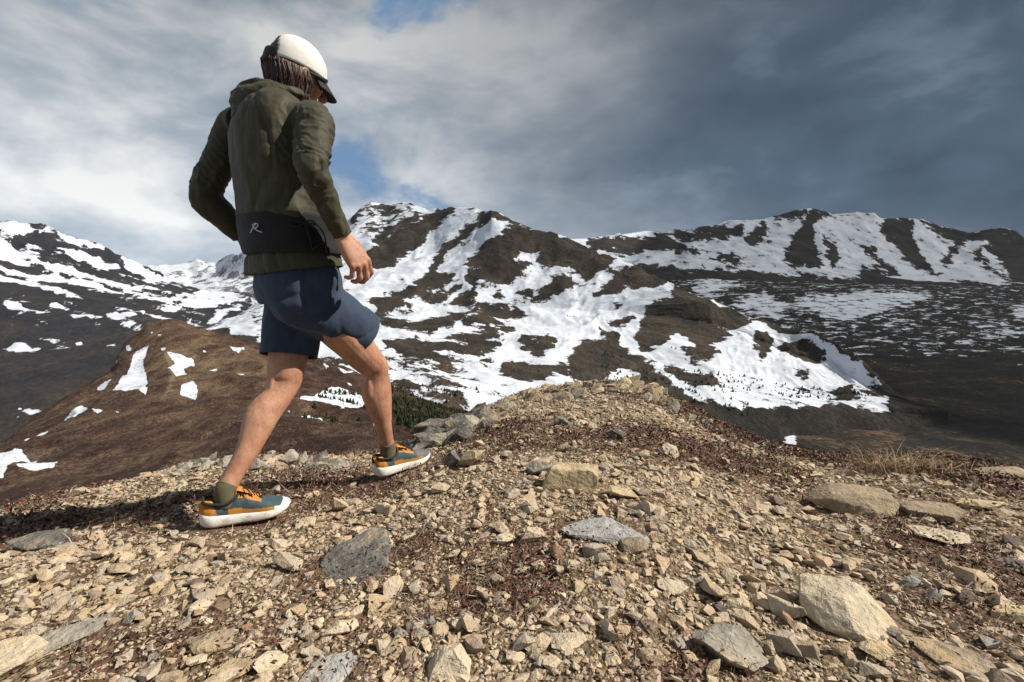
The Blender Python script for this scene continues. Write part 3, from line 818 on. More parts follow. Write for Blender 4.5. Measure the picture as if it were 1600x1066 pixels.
def rock(name, box, mat, label, seed, dims=None, pts=None, depth=0.8, yaw=0.0, sink=0.18, n=16, power=4.5, cat='rock', tilt=(0, 0), rough=0.02):
    """one loose rock filling a picture box; box = (x0, y0, x1, y1)"""
    x0, y0, x1, y1 = box
    B = hit((x0 + x1) / 2, y1 - 0.10 * (y1 - y0))
    sc = B.y * 1.02 / F_PX / CP
    wdt = (x1 - x0) * sc
    dep = wdt * depth
    # picture height = true height plus the foreshortened top
    _, s = ray(800, (y0 + y1) / 2)
    hgt = max((y1 - y0) * sc - abs(s) * dep * 0.80, wdt * 0.08)
    if pts is None:
        pts = stone_points(np.random.default_rng(seed), n, (1, 1, 1), power)
        pts = pts / np.abs(pts).max(0)
        c, s_ = math.cos(yaw), math.sin(yaw)
        pts = pts @ np.array([[c, s_, 0], [-s_, c, 0], [0, 0, 1]])
        pts = (pts - pts.min(0)) / (pts.max(0) - pts.min(0)) * 2 - 1
    p = np.asarray(pts, float) * np.array([wdt / 2, dep / 2, hgt * (0.5 + sink / 2)])
    me = rock_mesh(name, p, seed, rough)
    o = link(name, me, RM[mat])
    a, _ = ray((x0 + x1) / 2, 500)
    cx, cy = B.x + float(a) * dep * 0.42, B.y + dep * 0.42
    o.location = (cx, cy, B.z + hgt * (0.5 - sink / 2))
    o.rotation_euler = (tilt[0], tilt[1], -math.atan2(cx, cy) * 0.6)
    tag(o, label, cat)
    for q in np.linspace(-0.5, 0.5, 5):
        occ_mark(cx + q * wdt * 0.62, cy, min(dep, wdt) * 0.38)
    return o

big_pts = [(-1, 0.1, 0.15), (-0.93, 0.8, 0.6), (-0.6, -0.75, -0.9), (-1, -0.2, -1), (-0.12, -0.3, 0.9), (0.0, 0.85, 1.0), (-0.02, -0.98, -0.15), (0.1, -1.0, -1), (0.62, -0.95, -0.75), (1.0, -0.2, -0.65), (1.0, 0.4, -0.9), (0.45, 0.9, 0.7),
           (0.35, 0.55, 0.85), (-0.5, 0.9, 0.85), (0.6, 0.95, -1), (-0.9, 0.9, -1), (1.0, 0.0, -1), (0.6, -0.9, -1)]
rock('rock', (1250, 893, 1396, 1012), 'pale', 'largest pale angular rock with a sharp ridge, lower right', 301, pts=big_pts, depth=0.95, sink=0.1, rough=0.02)
rock('rock', (1268, 750, 1395, 812), 'brown', 'grey boulder with dark front and pale right shoulder below the dry grass', 302, pts=[
    (-1, -0.3, -0.5), (-0.95, 0.2, -0.2), (-0.55, -0.7, 0.45), (-0.5, 0.6, 0.75), (0.05, -0.5, 0.8), (0.35, -0.85, -0.1), (0.2, 0.6, 1.0), (0.72, -0.2, 0.9), (0.78, 0.5, 0.95), (1.0, -0.1, 0.1), (1.0, 0.4, 0.0),
    (0.8, -0.6, -0.6), (0.3, -0.95, -0.9), (-0.4, -0.9, -0.8), (-0.9, -0.4, -1), (0.9, 0.3, -1), (-0.8, 0.7, -1), (0.6, 0.8, -1)], depth=0.75)
rock('rock', (845, 719, 936, 776), 'tan', 'square tan block standing proud in the middle of the scree', 303, pts=[
    (-1, -0.7, -0.6), (-0.85, -0.5, 0.2), (-0.7, -0.2, 0.85), (-0.2, -0.5, 0.8), (0.7, -0.55, 1.0), (0.95, -0.6, 0.5), (0.9, -0.75, -0.7), (1, 0.4, 0.9), (-0.5, 0.8, 0.8), (1, 0.6, -1), (-1, 0.6, -1), (-0.9, -0.7, -1), (0.7, -0.85, -1), (0.2, -0.8, -0.3)], depth=0.7)
rock('rock', (488, 826, 614, 925), 'dark', 'flat dark lichen-covered slab sunk in the ground right of the rear shoe', 304, pts=[
    (-1, -0.8, -0.6), (-0.72, 0.4, 0.5), (0.5, 1.0, 0.95), (0.85, 0.9, 1.0), (1, -0.3, 0.3), (0.9, -0.9, -0.5), (0.2, -1, -0.3), (-0.6, -1, -0.6), (-1, -0.8, -1), (1, -0.9, -1), (1, 1, -1), (-0.8, 0.6, -1)], depth=1.35, sink=0.45)
rock('rock', (868, 811, 1016, 852), 'blue', 'long flat blue-grey slab in the centre of the scree', 305, depth=0.62, sink=0.5, n=14)
rock('rock', (1072, 962, 1200, 1056), 'grey', 'rounded grey lichen boulder at the bottom among twigs', 306, depth=0.7, n=18, power=2.6)
rock('rock', (662, 996, 742, 1075), 'pale', 'tall pale rock at the bottom edge with a narrow top', 307, pts=[
    (-0.9, -0.9, -1), (0.9, -0.9, -1), (1, 0.5, -1), (-1, 0.4, -1), (-0.7, -0.5, 0.1), (-0.25, 0.1, 0.85), (0.2, 0.3, 1.0), (0.35, 0.0, 0.7), (0.8, -0.4, -0.1), (0.5, 0.9, 0.6), (-0.5, 0.9, 0.5)], depth=0.9)
rock('rock', (466, 1028, 566, 1080), 'blue', 'pale blue-grey broken rock at the bottom edge, left of centre', 308, depth=0.8, n=14)
rock('rock', (938, 756, 998, 784), 'tan', 'low tan slab right beside the square tan block', 309, depth=0.7, n=12)
rock('rock', (716, 699, 760, 734), 'tan', 'upright tan stone just right of the leading shoe', 310, depth=0.8, n=14)
rock('rock', (968, 836, 1016, 872), 'brown', 'olive brick-shaped stone below the flat blue-grey slab', 311, depth=0.8, n=12, power=5)
rock('rock', (1196, 924, 1256, 972), 'pale', 'pale wedge leaning on the left of the largest rock', 312, depth=0.7, n=12, yaw=0.5)
rock('rock', (1024, 903, 1078, 934), 'pale', 'smooth pale hexagonal stone right of the twiggy patch', 313, depth=0.8, n=13)
rock('rock', (1428, 822, 1512, 858), 'pale', 'low broad pale slab right of the grey boulder', 314, depth=0.7, n=14, sink=0.3)
rock('rock', (1496, 774, 1568, 802), 'tan', 'flat yellowish slab on the far right among heath', 315, depth=0.6, n=12)
rock('rock', (1408, 776, 1500, 822), 'brown', 'brown-grey half-buried rock between grey boulder and yellowish slab', 316, depth=0.8, n=15, sink=0.3)
rock('rock', (1354, 970, 1428, 1004), 'dark', 'dark grey slab against the right foot of the largest rock', 317, depth=0.6, n=13)
rock('rock', (-20, 985, 66, 1075), 'pale', 'large pale rock cut by the bottom left corner', 318, depth=0.9, n=16)
rock('rock', (288, 980, 366, 1028), 'brown', 'brown-grey blunt rock in the lower left scree', 319, depth=0.7, n=15, power=4)
rock('rock', (326, 1022, 404, 1075), 'tan', 'stepped tan rock at the bottom edge, lower left', 320, depth=0.8, n=15)
rock('rock', (58, 966, 164, 1022), 'grey', 'grey flat-topped rock in the lower left corner', 321, depth=0.7, n=14, sink=0.25)
rock('rock', (12, 832, 112, 864), 'dark', 'black rock at the left edge beside the shadow', 322, depth=0.6, n=14)
rock('rock', (1558, 872, 1640, 908), 'dark', 'dark slab cut by the right edge of the view', 323, depth=0.7, n=13, sink=0.3)
rock('rock', (1436, 1008, 1548, 1066), 'brown', 'broad brown-grey slab in the lower right corner', 324, depth=0.8, n=16, sink=0.3)
rock('rock', (1548, 936, 1620, 980), 'tan', 'pale tan slab at the right edge, lower right', 325, depth=0.7, n=13)
rock('rock', (856, 988, 922, 1022), 'pale', 'pale triangular stone near the bottom centre', 326, depth=0.7, n=9)
rock('rock', (1338, 986, 1394, 1042), 'tan', 'rounded tan stone below the largest rock', 327, depth=0.9, n=18, power=2.2)
rock('rock', (1520, 732, 1640, 752), 'brown', 'long orange-tan ledge on the skyline at the right edge', 328, depth=0.4, n=20, sink=0.35)
rock('rock', (1025, 690, 1062, 716), 'pale', 'pale pointed stone in red heath below the crest', 329, depth=0.7, n=11)
rock('rock', (690, 700, 722, 732), 'dark', 'dark shaded stone touching the upright tan stone', 330, depth=0.8, n=12)
rock('rock', (820, 716, 862, 748), 'grey', 'grey rock half hidden behind the square tan block', 331, depth=0.8, n=12)
rock('rock', (1230, 986, 1276, 1040), 'brown', 'knobbly brown stone left of the largest rock foot', 332, depth=0.8, n=15)
rock('rock', (504, 960, 562, 1002), 'pale', 'pale flat shard in front of the lichen slab', 333, depth=0.6, n=9)
rock('rock', (768, 830, 810, 856), 'pale', 'small rounded pale stone left of the blue-grey slab', 334, depth=0.8, n=14, power=2.4)
rock('rock', (945, 668, 978, 690), 'dark', 'small dark pyramid stone below the crest', 335, depth=0.8, n=8)
rock('rock', (864, 650, 892, 668), 'dark', 'small black pointed stone left on the upper slope', 336, depth=0.8, n=8)

# bedrock outcrops along the skyline: each a thing made of cracked blocks
def outcrop(label, spots, mat, seed, size, flat=0.55):
    r_ = np.random.default_rng(seed)
    root = None
    for k, (px, py, w_) in enumerate(spots):
        B = hit(px, py)
        if root is None:
            root = bpy.data.objects.new('rock_outcrop', None)
            COL.objects.link(root)
            root.location = B
            tag(root, label, 'outcrop', 'bedrock outcrops along the crest')
        wm = w_ * B.y / F_PX
        pts = stone_points(r_, 12, (1, 1, 1), 6.0) * np.array([wm * 0.66, wm * 0.55, wm * flat * 0.5])
        me = rock_mesh('rock_block', pts, seed * 50 + k, 0.035, 3)
        o = link('rock_block', me, RM[mat if r_.random() < 0.6 else ('grey' if r_.random() < 0.6 else ('dark' if mat != 'brown' else 'tan'))], root)
        o.location = B - root.location + Vector((0, wm * 0.2, wm * flat * r_.uniform(-0.05, 0.35)))
        o.rotation_euler = (r_.normal(0.1, 0.16), r_.normal(-0.42, 0.16), r_.normal(0.3, 0.35))
        occ_mark(B.x, B.y + wm * 0.2, wm * 0.4)

def row(pts, n, w0, w1, seed, jy=6):
    r_ = np.random.default_rng(seed)
    a = np.array(pts, float)
    t = np.linspace(0, 1, n)
    s = np.linspace(0, 1, len(a))
    return [(np.interp(q, s, a[:, 0]) + r_.normal(0, 6), np.interp(q, s, a[:, 1]) + abs(r_.normal(0, jy)), r_.uniform(w0, w1)) for q in t]

outcrop('cracked dark outcrop falling away right of the leading leg', row([(645, 700), (675, 684), (700, 676), (730, 664), (760, 652)], 42, 22, 66, 41, 12), 'dark', 41, 1, 0.7)
outcrop('grey fissured outcrop on the left of the crest', row([(765, 646), (795, 628), (830, 614), (870, 604), (905, 602)], 60, 12, 36, 42, 13), 'brown', 42, 1, 0.42)
outcrop('grey fissured outcrop capping the right of the crest', row([(915, 602), (960, 598), (1000, 602), (1030, 612), (1056, 632)], 56, 10, 32, 43, 10), 'brown', 43, 1, 0.38)
outcrop('low grey outcrop behind the calf of the rear leg', row([(268, 736), (300, 726), (340, 722), (400, 720), (450, 722), (500, 724), (540, 728)], 40, 14, 44, 44, 8), 'grey', 44, 1, 0.45)
outcrop('thin slabs on the skyline right of the crest', row([(1080, 652), (1120, 672), (1160, 690), (1210, 706)], 18, 10, 24, 45, 5), 'grey', 45, 1, 0.4)

# feet keep their place clear
FOOT_L = hit(372, 822)
FOOT_R = hit(624, 740)
def foot_clear(x, y, la, lb):
    ok = np.ones(np.shape(x), bool)
    for B in (FOOT_L, FOOT_R):
        ok &= ((x - B.x) * 0.85 + (y - B.y) * 0.5) ** 2 / la ** 2 + ((x - B.x) * -0.5 + (y - B.y) * 0.85) ** 2 / lb ** 2 > 1
    return ok

# scattered scree
r_ = np.random.default_rng(2024)
S = []          # x, y, radius
def scatter(n, lo, hi, rmin, rmax, area_pow, heath_cut):
    th_ = r_.uniform(-1.06, 1.06, n)
    u = r_.random(n)
    rr_ = (rmin ** area_pow + u * (rmax ** area_pow - rmin ** area_pow)) ** (1 / area_pow)
    x, y = rr_ * np.sin(th_), rr_ * np.cos(th_)
    rad_ = lo * (hi / lo) ** (r_.random(n) ** 1.5)
    px = 800 + F_PX * np.tan(th_) * 0.965
    Ye = np.interp(px, EDGE[:, 0], EDGE[:, 2])
    h = heath_amount(x, y)
    ok = (y < Ye + 0.5) & (y > 0.45) & (r_.random(n) > h * heath_cut) & foot_clear(x, y, 0.17 if hi > 0.0125 else 0.15, hi * 0.5 + (0.055 if hi > 0.0125 else 0.040))
    for i in np.nonzero(ok)[0]:
        if not occ_test(x[i], y[i]):
            S.append((x[i], y[i], rad_[i]))
            occ_mark(x[i], y[i], rad_[i] * 0.60)

scatter(110, 0.055, 0.085, 0.9, 7.0, 1.6, 0.3)
scatter(380, 0.026, 0.046, 0.62, 1.9, 1.2, 0.4)
scatter(1900, 0.034, 0.055, 0.7, 7.0, 1.5, 0.5)
scatter(12000, 0.021, 0.034, 0.6, 7.0, 1.4, 0.75)
scatter(26000, 0.0125, 0.021, 0.6, 6.5, 1.2, 0.85)
scatter(52000, 0.0070, 0.0125, 0.6, 4.6, 1.0, 0.85)
scatter(30000, 0.0042, 0.0070, 0.6, 2.2, 1.0, 0.85)
S = np.array(S)
nS = len(S)
VI = np.where(S[:, 2] > 0.03, r_.integers(40, NV, nS), r_.integers(0, 40, nS))
RT = rot_mats(r_, nS, 0.30)
SZ = ground_z(S[:, 0], S[:, 1])
# follow the slope of the ground
e = 0.03
gx = (ground_base(S[:, 0] + e, S[:, 1]) - ground_base(S[:, 0] - e, S[:, 1])) / (2 * e)
gy = (ground_base(S[:, 0], S[:, 1] + e) - ground_base(S[:, 0], S[:, 1] - e)) / (2 * e)
nn = np.stack([-gx, -gy, np.ones(nS)], 1); nn /= np.linalg.norm(nn, axis=1, keepdims=True)
A = np.zeros((nS, 3, 3))
A[:, :, 2] = nn
A[:, :, 0] = np.cross(np.array([0, 1.0, 0]), nn); A[:, :, 0] /= np.linalg.norm(A[:, :, 0], axis=1, keepdims=True)
A[:, :, 1] = np.cross(nn, A[:, :, 0])
RT = A @ RT
RND = r_.random(nS) ** 1.15
POS = np.stack([S[:, 0], S[:, 1], SZ + S[:, 2] * r_.uniform(-0.14, 0.26, nS)], 1)
ppx, ppy, dep = to_px(POS)
show = np.where((ppx > 10) & (ppx < 1590) & (ppy > 560) & (ppy < 1056), S[:, 2] / dep, 0)
order = np.argsort(-show)
solo, rest = order[:280], order[280:]

m_stone_o = stone_mat('scree_stone', 'obj', None, 0.22)
m_stone_a = stone_mat('scree_stones', 'attr', None, 0.18)
SM = {}
for i in solo:
    k = int(VI[i])
    if k not in SM:
        SM[k] = mesh_np('stone', VAR[k][0], VAR[k][1], smooth=False)
        SM[k].materials.append(m_stone_o)
    o = bpy.data.objects.new('stone', SM[k])
    COL.objects.link(o)
    o.parent = ground
    M = Matrix(RT[i].tolist()).to_4x4() @ Matrix.Scale(float(S[i, 2]), 4)
    M.translation = Vector(POS[i].tolist())
    o.matrix_world = M
vs, fs, rs, off = [], [], [], 0
for i in rest:
    v, f = VAR[int(VI[i])]
    vs.append((v * S[i, 2]) @ RT[i].T + POS[i])
    fs.append(f + off)
    rs.append(np.full(len(v), RND[i]))
    off += len(v)
me = mesh_np('small_stones', np.concatenate(vs), np.concatenate(fs), smooth=False)
attr(me, 'rnd', np.concatenate(rs))
o = link('small_stones', me, m_stone_a, ground)
tag(o, 'loose tan scree of small broken stones', None, None, 'stuff')
print('stones', nS, 'tris', sum(len(f) for f in fs))

# ---- dwarf heath between the stones
def scatter_pts(n, r0, r1, pw, thr, rr_):
    th_ = rr_.uniform(-1.06, 1.06, n)
    R_ = (r0 ** pw + rr_.random(n) * (r1 ** pw - r0 ** pw)) ** (1 / pw)
    x, y = R_ * np.sin(th_), R_ * np.cos(th_)
    px = 800 + F_PX * np.tan(th_) * 0.965
    ok = (rr_.random(n) < np.clip(heath_amount(x, y), thr, 1)) & (y < np.interp(px, EDGE[:, 0], EDGE[:, 2]) + 0.25) & (y > 0.5)
    for B in (FOOT_L, FOOT_R):
        ok &= ((x - B.x) * 0.85 + (y - B.y) * 0.5) ** 2 / 0.20 ** 2 + ((x - B.x) * -0.5 + (y - B.y) * 0.85) ** 2 / 0.10 ** 2 > 1
    return x[ok], y[ok]

r_ = np.random.default_rng(77)
hx, hy = scatter_pts(150000, 0.65, 6.5, 1.25, 0.04, r_)
n = len(hx)
hz = ground_z(hx, hy) + 0.004 + r_.random(n) ** 1.4 * 0.034
size = r_.uniform(0.0045, 0.0095, n) * np.clip(np.hypot(hx, hy) / 1.9, 0.8, 1.6)
d1 = r_.normal(size=(n, 3)); d1[:, 2] = np.abs(d1[:, 2]) * 0.8; d1 /= np.linalg.norm(d1, axis=1, keepdims=True)
d2 = np.cross(d1, r_.normal(size=(n, 3))); d2 /= np.linalg.norm(d2, axis=1, keepdims=True)
c = np.stack([hx, hy, hz], 1)
q = np.stack([c - d1 * size[:, None], c + d2 * size[:, None] * 0.42, c + d1 * size[:, None], c - d2 * size[:, None] * 0.42], 1)
me = mesh_np('heath_leaves', q.reshape(-1, 3), np.arange(4 * n).reshape(-1, 4), smooth=False)
patch = fbm(hx / 0.35, hy / 0.35, seed=88, octaves=3) * 0.35
attr(me, 'rnd', np.repeat(np.clip(r_.random(n) * 0.8 + 0.1 + patch, 0, 1), 4))
m_leaf, t = new_mat('heath_leaf')
rn = t.n('ShaderNodeAttribute', attribute_name='rnd').outputs['Fac']
finish(t, t.ramp(rn, [(0.0, (0.022, 0.011, 0.010)), (0.24, (0.070, 0.018, 0.015)), (0.40, (0.140, 0.036, 0.024)), (0.50, (0.085, 0.038, 0.026)), (0.66, (0.12, 0.085, 0.06)), (0.82, (0.095, 0.085, 0.035)), (1.0, (0.22, 0.18, 0.13))]), 0.7, spec=0.25)
o = link('heath_leaves', me, m_leaf)
tag(o, 'dark red and brown dwarf heath leaves between the stones', 'heath', None, 'stuff')

hx, hy = scatter_pts(30000, 0.65, 5.5, 1.2, 0.02, r_)
n = len(hx)
base_ = np.stack([hx, hy, ground_z(hx, hy) + 0.004], 1)
az = r_.uniform(0, 2 * math.pi, n); el = np.abs(r_.normal(0.35, 0.3, n)); ln = r_.uniform(0.015, 0.06, n)
dv = np.stack([np.cos(az) * np.cos(el), np.sin(az) * np.cos(el), np.sin(el)], 1)
bend = r_.normal(0, 0.25, (n, 3))
tip = base_ + (dv + bend) * ln[:, None]
midp = base_ + dv * ln[:, None] * 0.55
side = np.cross(dv, r_.normal(size=(n, 3))); side /= np.linalg.norm(side, axis=1, keepdims=True)
up2 = np.cross(side, dv)
wd = (r_.uniform(0.0006, 0.0014, n) * np.clip(np.hypot(hx, hy) / 1.5, 0.9, 2.0))[:, None]
V_ = np.stack([base_ + side * wd, base_ - side * wd * 0.5 + up2 * wd * 0.8, base_ - side * wd * 0.5 - up2 * wd * 0.8, midp + side * wd, midp - side * wd * 0.5 + up2 * wd * 0.8, midp - side * wd * 0.5 - up2 * wd * 0.8, tip], 1)
F_ = np.array([[0, 1, 4], [0, 4, 3], [1, 2, 5], [1, 5, 4], [2, 0, 3], [2, 3, 5], [3, 4, 6], [4, 5, 6], [5, 3, 6]])
fa = (F_[None] + (np.arange(n) * 7)[:, None, None]).reshape(-1, 3)
me = mesh_np('heath_twigs', V_.reshape(-1, 3), fa, smooth=False)
attr(me, 'rnd', np.repeat(r_.random(n), 7))
m_twig, t = new_mat('heath_twig')
rn = t.n('ShaderNodeAttribute', attribute_name='rnd').outputs['Fac']
finish(t, t.ramp(rn, [(0.0, (0.07, 0.04, 0.035)), (0.35, (0.18, 0.11, 0.09)), (0.65, (0.30, 0.23, 0.20)), (0.85, (0.36, 0.30, 0.24)), (1.0, (0.45, 0.36, 0.22))]), 0.85, spec=0.2)
o = link('heath_twigs', me, m_twig)
tag(o, 'thin grey and reddish dead twigs lying between the stones', 'twigs', None, 'stuff')

# ---- dry grass tufts on the skyline
m_grass, t = new_mat('dry_grass')
rn = t.n('ShaderNodeAttribute', attribute_name='rnd').outputs['Fac']
finish(t, t.ramp(rn, [(0.0, (0.16, 0.10, 0.05)), (0.5, (0.32, 0.23, 0.12)), (1.0, (0.46, 0.36, 0.21))]), 0.8, spec=0.2)
def tuft(px, py, nb, ln, spread, label, seed, lean=0.0):
    r_ = np.random.default_rng(seed)
    B = hit(px, py)
    vs, fs, rs = [], [], []
    for k in range(nb):
        b0 = np.array([r_.normal(0, spread), r_.normal(0, spread * 0.5), 0.0])
        a = r_.uniform(0, 2 * math.pi)
        L_ = ln * r_.uniform(0.5, 1.25)
        out = np.array([math.cos(a) * 0.9 + lean + b0[0] * 2, math.sin(a) * 0.7, 0])
        w_ = r_.uniform(0.0011, 0.0022)
        sd = np.array([-math.sin(a), math.cos(a), 0]) * w_
        i0 = len(vs)
        for j in range(6):
            s = j / 5
            p = b0 + np.array([0, 0, 1.0]) * L_ * (s - 0.42 * s * s) * 0.8 + out * L_ * 0.75 * s * s
            vs += [p - sd * (1 - s * 0.85), p + sd * (1 - s * 0.85)]
            rs += [k] * 2
        for j in range(5):
            q = i0 + 2 * j
            fs.append([q, q + 1, q + 3, q + 2])
    me = mesh_np('dry_grass_tuft', np.array(vs), np.array(fs))
    attr(me, 'rnd', (np.array(rs) * 0.618) % 1.0)
    o = link('dry_grass_tuft', me, m_grass)
    o.location = B + Vector((0, 0, -0.01))
    tag(o, label, 'grass tuft', 'dry grass tufts on the ridge')
tuft(1392, 738, 210, 0.21, 0.10, 'largest straw-coloured grass tuft on the skyline above the grey boulder', 5, 0.15)
tuft(1470, 742, 110, 0.13, 0.08, 'short brown grass right of the largest tuft', 6, 0.3)
tuft(1268, 738, 60, 0.08, 0.05, 'sparse thin grass on the skyline left of the largest tuft', 7)
tuft(690, 905, 60, 0.035, 0.02, 'small pale dead grass clump right of the lichen slab', 8)
tuft(422, 884, 40, 0.035, 0.015, 'small pale grass sprig below the rear shoe', 9)
tuft(1150, 712, 50, 0.07, 0.05, 'brown grass wisps on the skyline above the red heath', 10)

# ---- low conifers and brush far below
def conifers(name, label, P, U, V, poly, n, hgt, seed, dens=None):
    r_ = np.random.default_rng(seed)
    okm = poly_sd(U, V, poly) > 0
    if dens is not None:
        okm &= dens(U, V, P)
    idx = np.argwhere(okm)
    if len(idx) == 0:
        return
    ch = idx[r_.integers(0, len(idx), n)]
    vs, fs, rs, off = [], [], [], 0
    for (i, j) in ch:
        p = P[i, j].copy()
        i2, j2 = min(i + 1, P.shape[0] - 1), min(j + 1, P.shape[1] - 1)
        p = p + (P[i2, j] - p) * r_.random() + (P[i, j2] - p) * r_.random()
        H = hgt * (0.3 + 0.9 * r_.random() ** 1.6)
        w_ = H * r_.uniform(0.34, 0.62)
        for lay in range(3):
            z0, z1 = H * (0.02 + 0.27 * lay), H * (0.55 + 0.24 * lay)
            rr_ = w_ * (1 - 0.27 * lay)
            a0 = r_.uniform(0, 6)
            ring = [p + np.array([math.cos(a0 + k * 2 * math.pi / 7) * rr_ * r_.uniform(0.6, 1.2), math.sin(a0 + k * 2 * math.pi / 7) * rr_ * r_.uniform(0.6, 1.2), z0 + H * r_.uniform(-0.06, 0.06)]) for k in range(7)]
            vs += ring + [p + np.array([0, 0, z1])]
            fs += [[off + k, off + (k + 1) % 7, off + 7] for k in range(7)]
            rs += [r_.random()] * 8
            off += 8
    me = mesh_np(name, np.array(vs), np.array(fs), smooth=False)
    attr(me, 'rnd', rs)
    tag(link(name, me, m_con), label, 'conifers', None, 'stuff')
m_con, t = new_mat('conifer_needles')
rn = t.n('ShaderNodeAttribute', attribute_name='rnd').outputs['Fac']
finish(t, t.ramp(rn, [(0.0, (0.010, 0.013, 0.008)), (0.5, (0.020, 0.026, 0.012)), (1.0, (0.042, 0.045, 0.019))]), 0.9, spec=0.1)
conifers('conifer_thicket', 'dark green conifer thicket below the ridge right of the leading leg', KN_P, KN_U, KN_V, [(600, 594), (640, 606), (690, 622), (760, 640), (770, 690), (640, 690), (610, 650), (585, 640), (560, 625), (590, 615)], 2600, 1.8, 1)
conifers('scattered_conifers', 'small dark conifers dotting the snow at the mountain foot', MID_P, MID_U, MID_V, [(560, 585), (760, 600), (900, 560), (1020, 540), (1130, 570), (1200, 600), (1330, 615), (1400, 650), (1330, 690), (1060, 660), (900, 620), (640, 640)], 420, 6.0, 2,
         lambda U, V, P: fbm(P[..., 0] / 130, P[..., 1] / 130, seed=9, octaves=3) > 0.05)
conifers('knoll_shrubs', 'dark shrubs among the snow patches of the brown slope', KN_P, KN_U, KN_V, [(500, 612), (560, 612), (590, 640), (560, 655), (520, 668), (470, 660)], 120, 1.5, 3, lambda U, V, P: fbm(P[..., 0] / 9, P[..., 1] / 9, seed=19, octaves=2) > 0.0)

# low shrubs, tussocks and rocks that give the knoll its rough skin
def lumps(name, label, P, U, V, poly, n, size, seed, ramp):
    r_ = np.random.default_rng(seed)
    idx = np.argwhere(poly_sd(U, V, poly) > 0)
    ch = idx[r_.integers(0, len(idx), n)]
    dens = fbm(P[ch[:, 0], ch[:, 1], 0] / 8, P[ch[:, 0], ch[:, 1], 1] / 16, seed=seed, octaves=4)
    ch = ch[dens + r_.normal(0, 0.25, n) > 0.0]
    vs, fs, rs, off = [], [], [], 0
    tone_ = fbm(P[..., 0] / 11, P[..., 1] / 24, seed=seed + 1, octaves=3)
    for i, j in ch:
        p = P[i, j]
        i2, j2 = min(i + 1, P.shape[0] - 1), min(j + 1, P.shape[1] - 1)
        p = p + (P[i2, j] - p) * r_.random() + (P[i, j2] - p) * r_.random()
        v, f = VAR[int(r_.integers(0, 40))]
        a = r_.uniform(0, 6.28); c, s_ = math.cos(a), math.sin(a)
        sc = size * (0.3 + 1.3 * r_.random() ** 3) * p[1] / 160
        vs.append((v * np.array([1, 1, 0.8])) @ np.array([[c, s_, 0], [-s_, c, 0], [0, 0, 1]]) * sc + p)
        fs.append(f + off); off += len(v)
        rs.append(np.full(len(v), np.clip(r_.random() * 0.7 + 0.15 + 0.5 * tone_[i, j], 0, 1)))
    me = mesh_np(name, np.concatenate(vs), np.concatenate(fs), smooth=False)
    attr(me, 'rnd', np.concatenate(rs))
    m, t = new_mat(name)
    finish(t, t.ramp(t.n('ShaderNodeAttribute', attribute_name='rnd').outputs['Fac'], ramp), 0.95, spec=0.1)
    tag(link(name, me, m), label, 'tussocks', None, 'stuff')
lumps('knoll_tussocks', 'brown tussocks and small rocks covering the knoll', KN_P, KN_U, KN_V, [(-200, 780), (0, 692), (130, 610), (190, 560), (255, 496), (330, 516), (480, 562), (620, 606), (640, 700), (400, 720), (200, 745), (0, 800)], 15000, 0.34, 5,
      [(0.0, (0.020, 0.012, 0.010)), (0.35, (0.042, 0.026, 0.019)), (0.6, (0.080, 0.055, 0.035)), (0.85, (0.145, 0.11, 0.065)), (1.0, (0.16, 0.15, 0.13))])
# ------------------------------------------------------------------ the walker
def catmull(pts, n):
    p = np.asarray(pts, float)
    q = np.vstack([2 * p[0] - p[1], p, 2 * p[-1] - p[-2]])
    out = []
    m = len(p) - 1
    for s in np.linspace(0, m, n):
        i = min(int(s), m - 1)
        t = s - i
        p0, p1, p2, p3 = q[i], q[i + 1], q[i + 2], q[i + 3]
        out.append(0.5 * (2 * p1 + (p2 - p0) * t + (2 * p0 - 5 * p1 + 4 * p2 - p3) * t * t + (3 * p1 - p0 - 3 * p2 + p3) * t ** 3))
    return np.array(out)

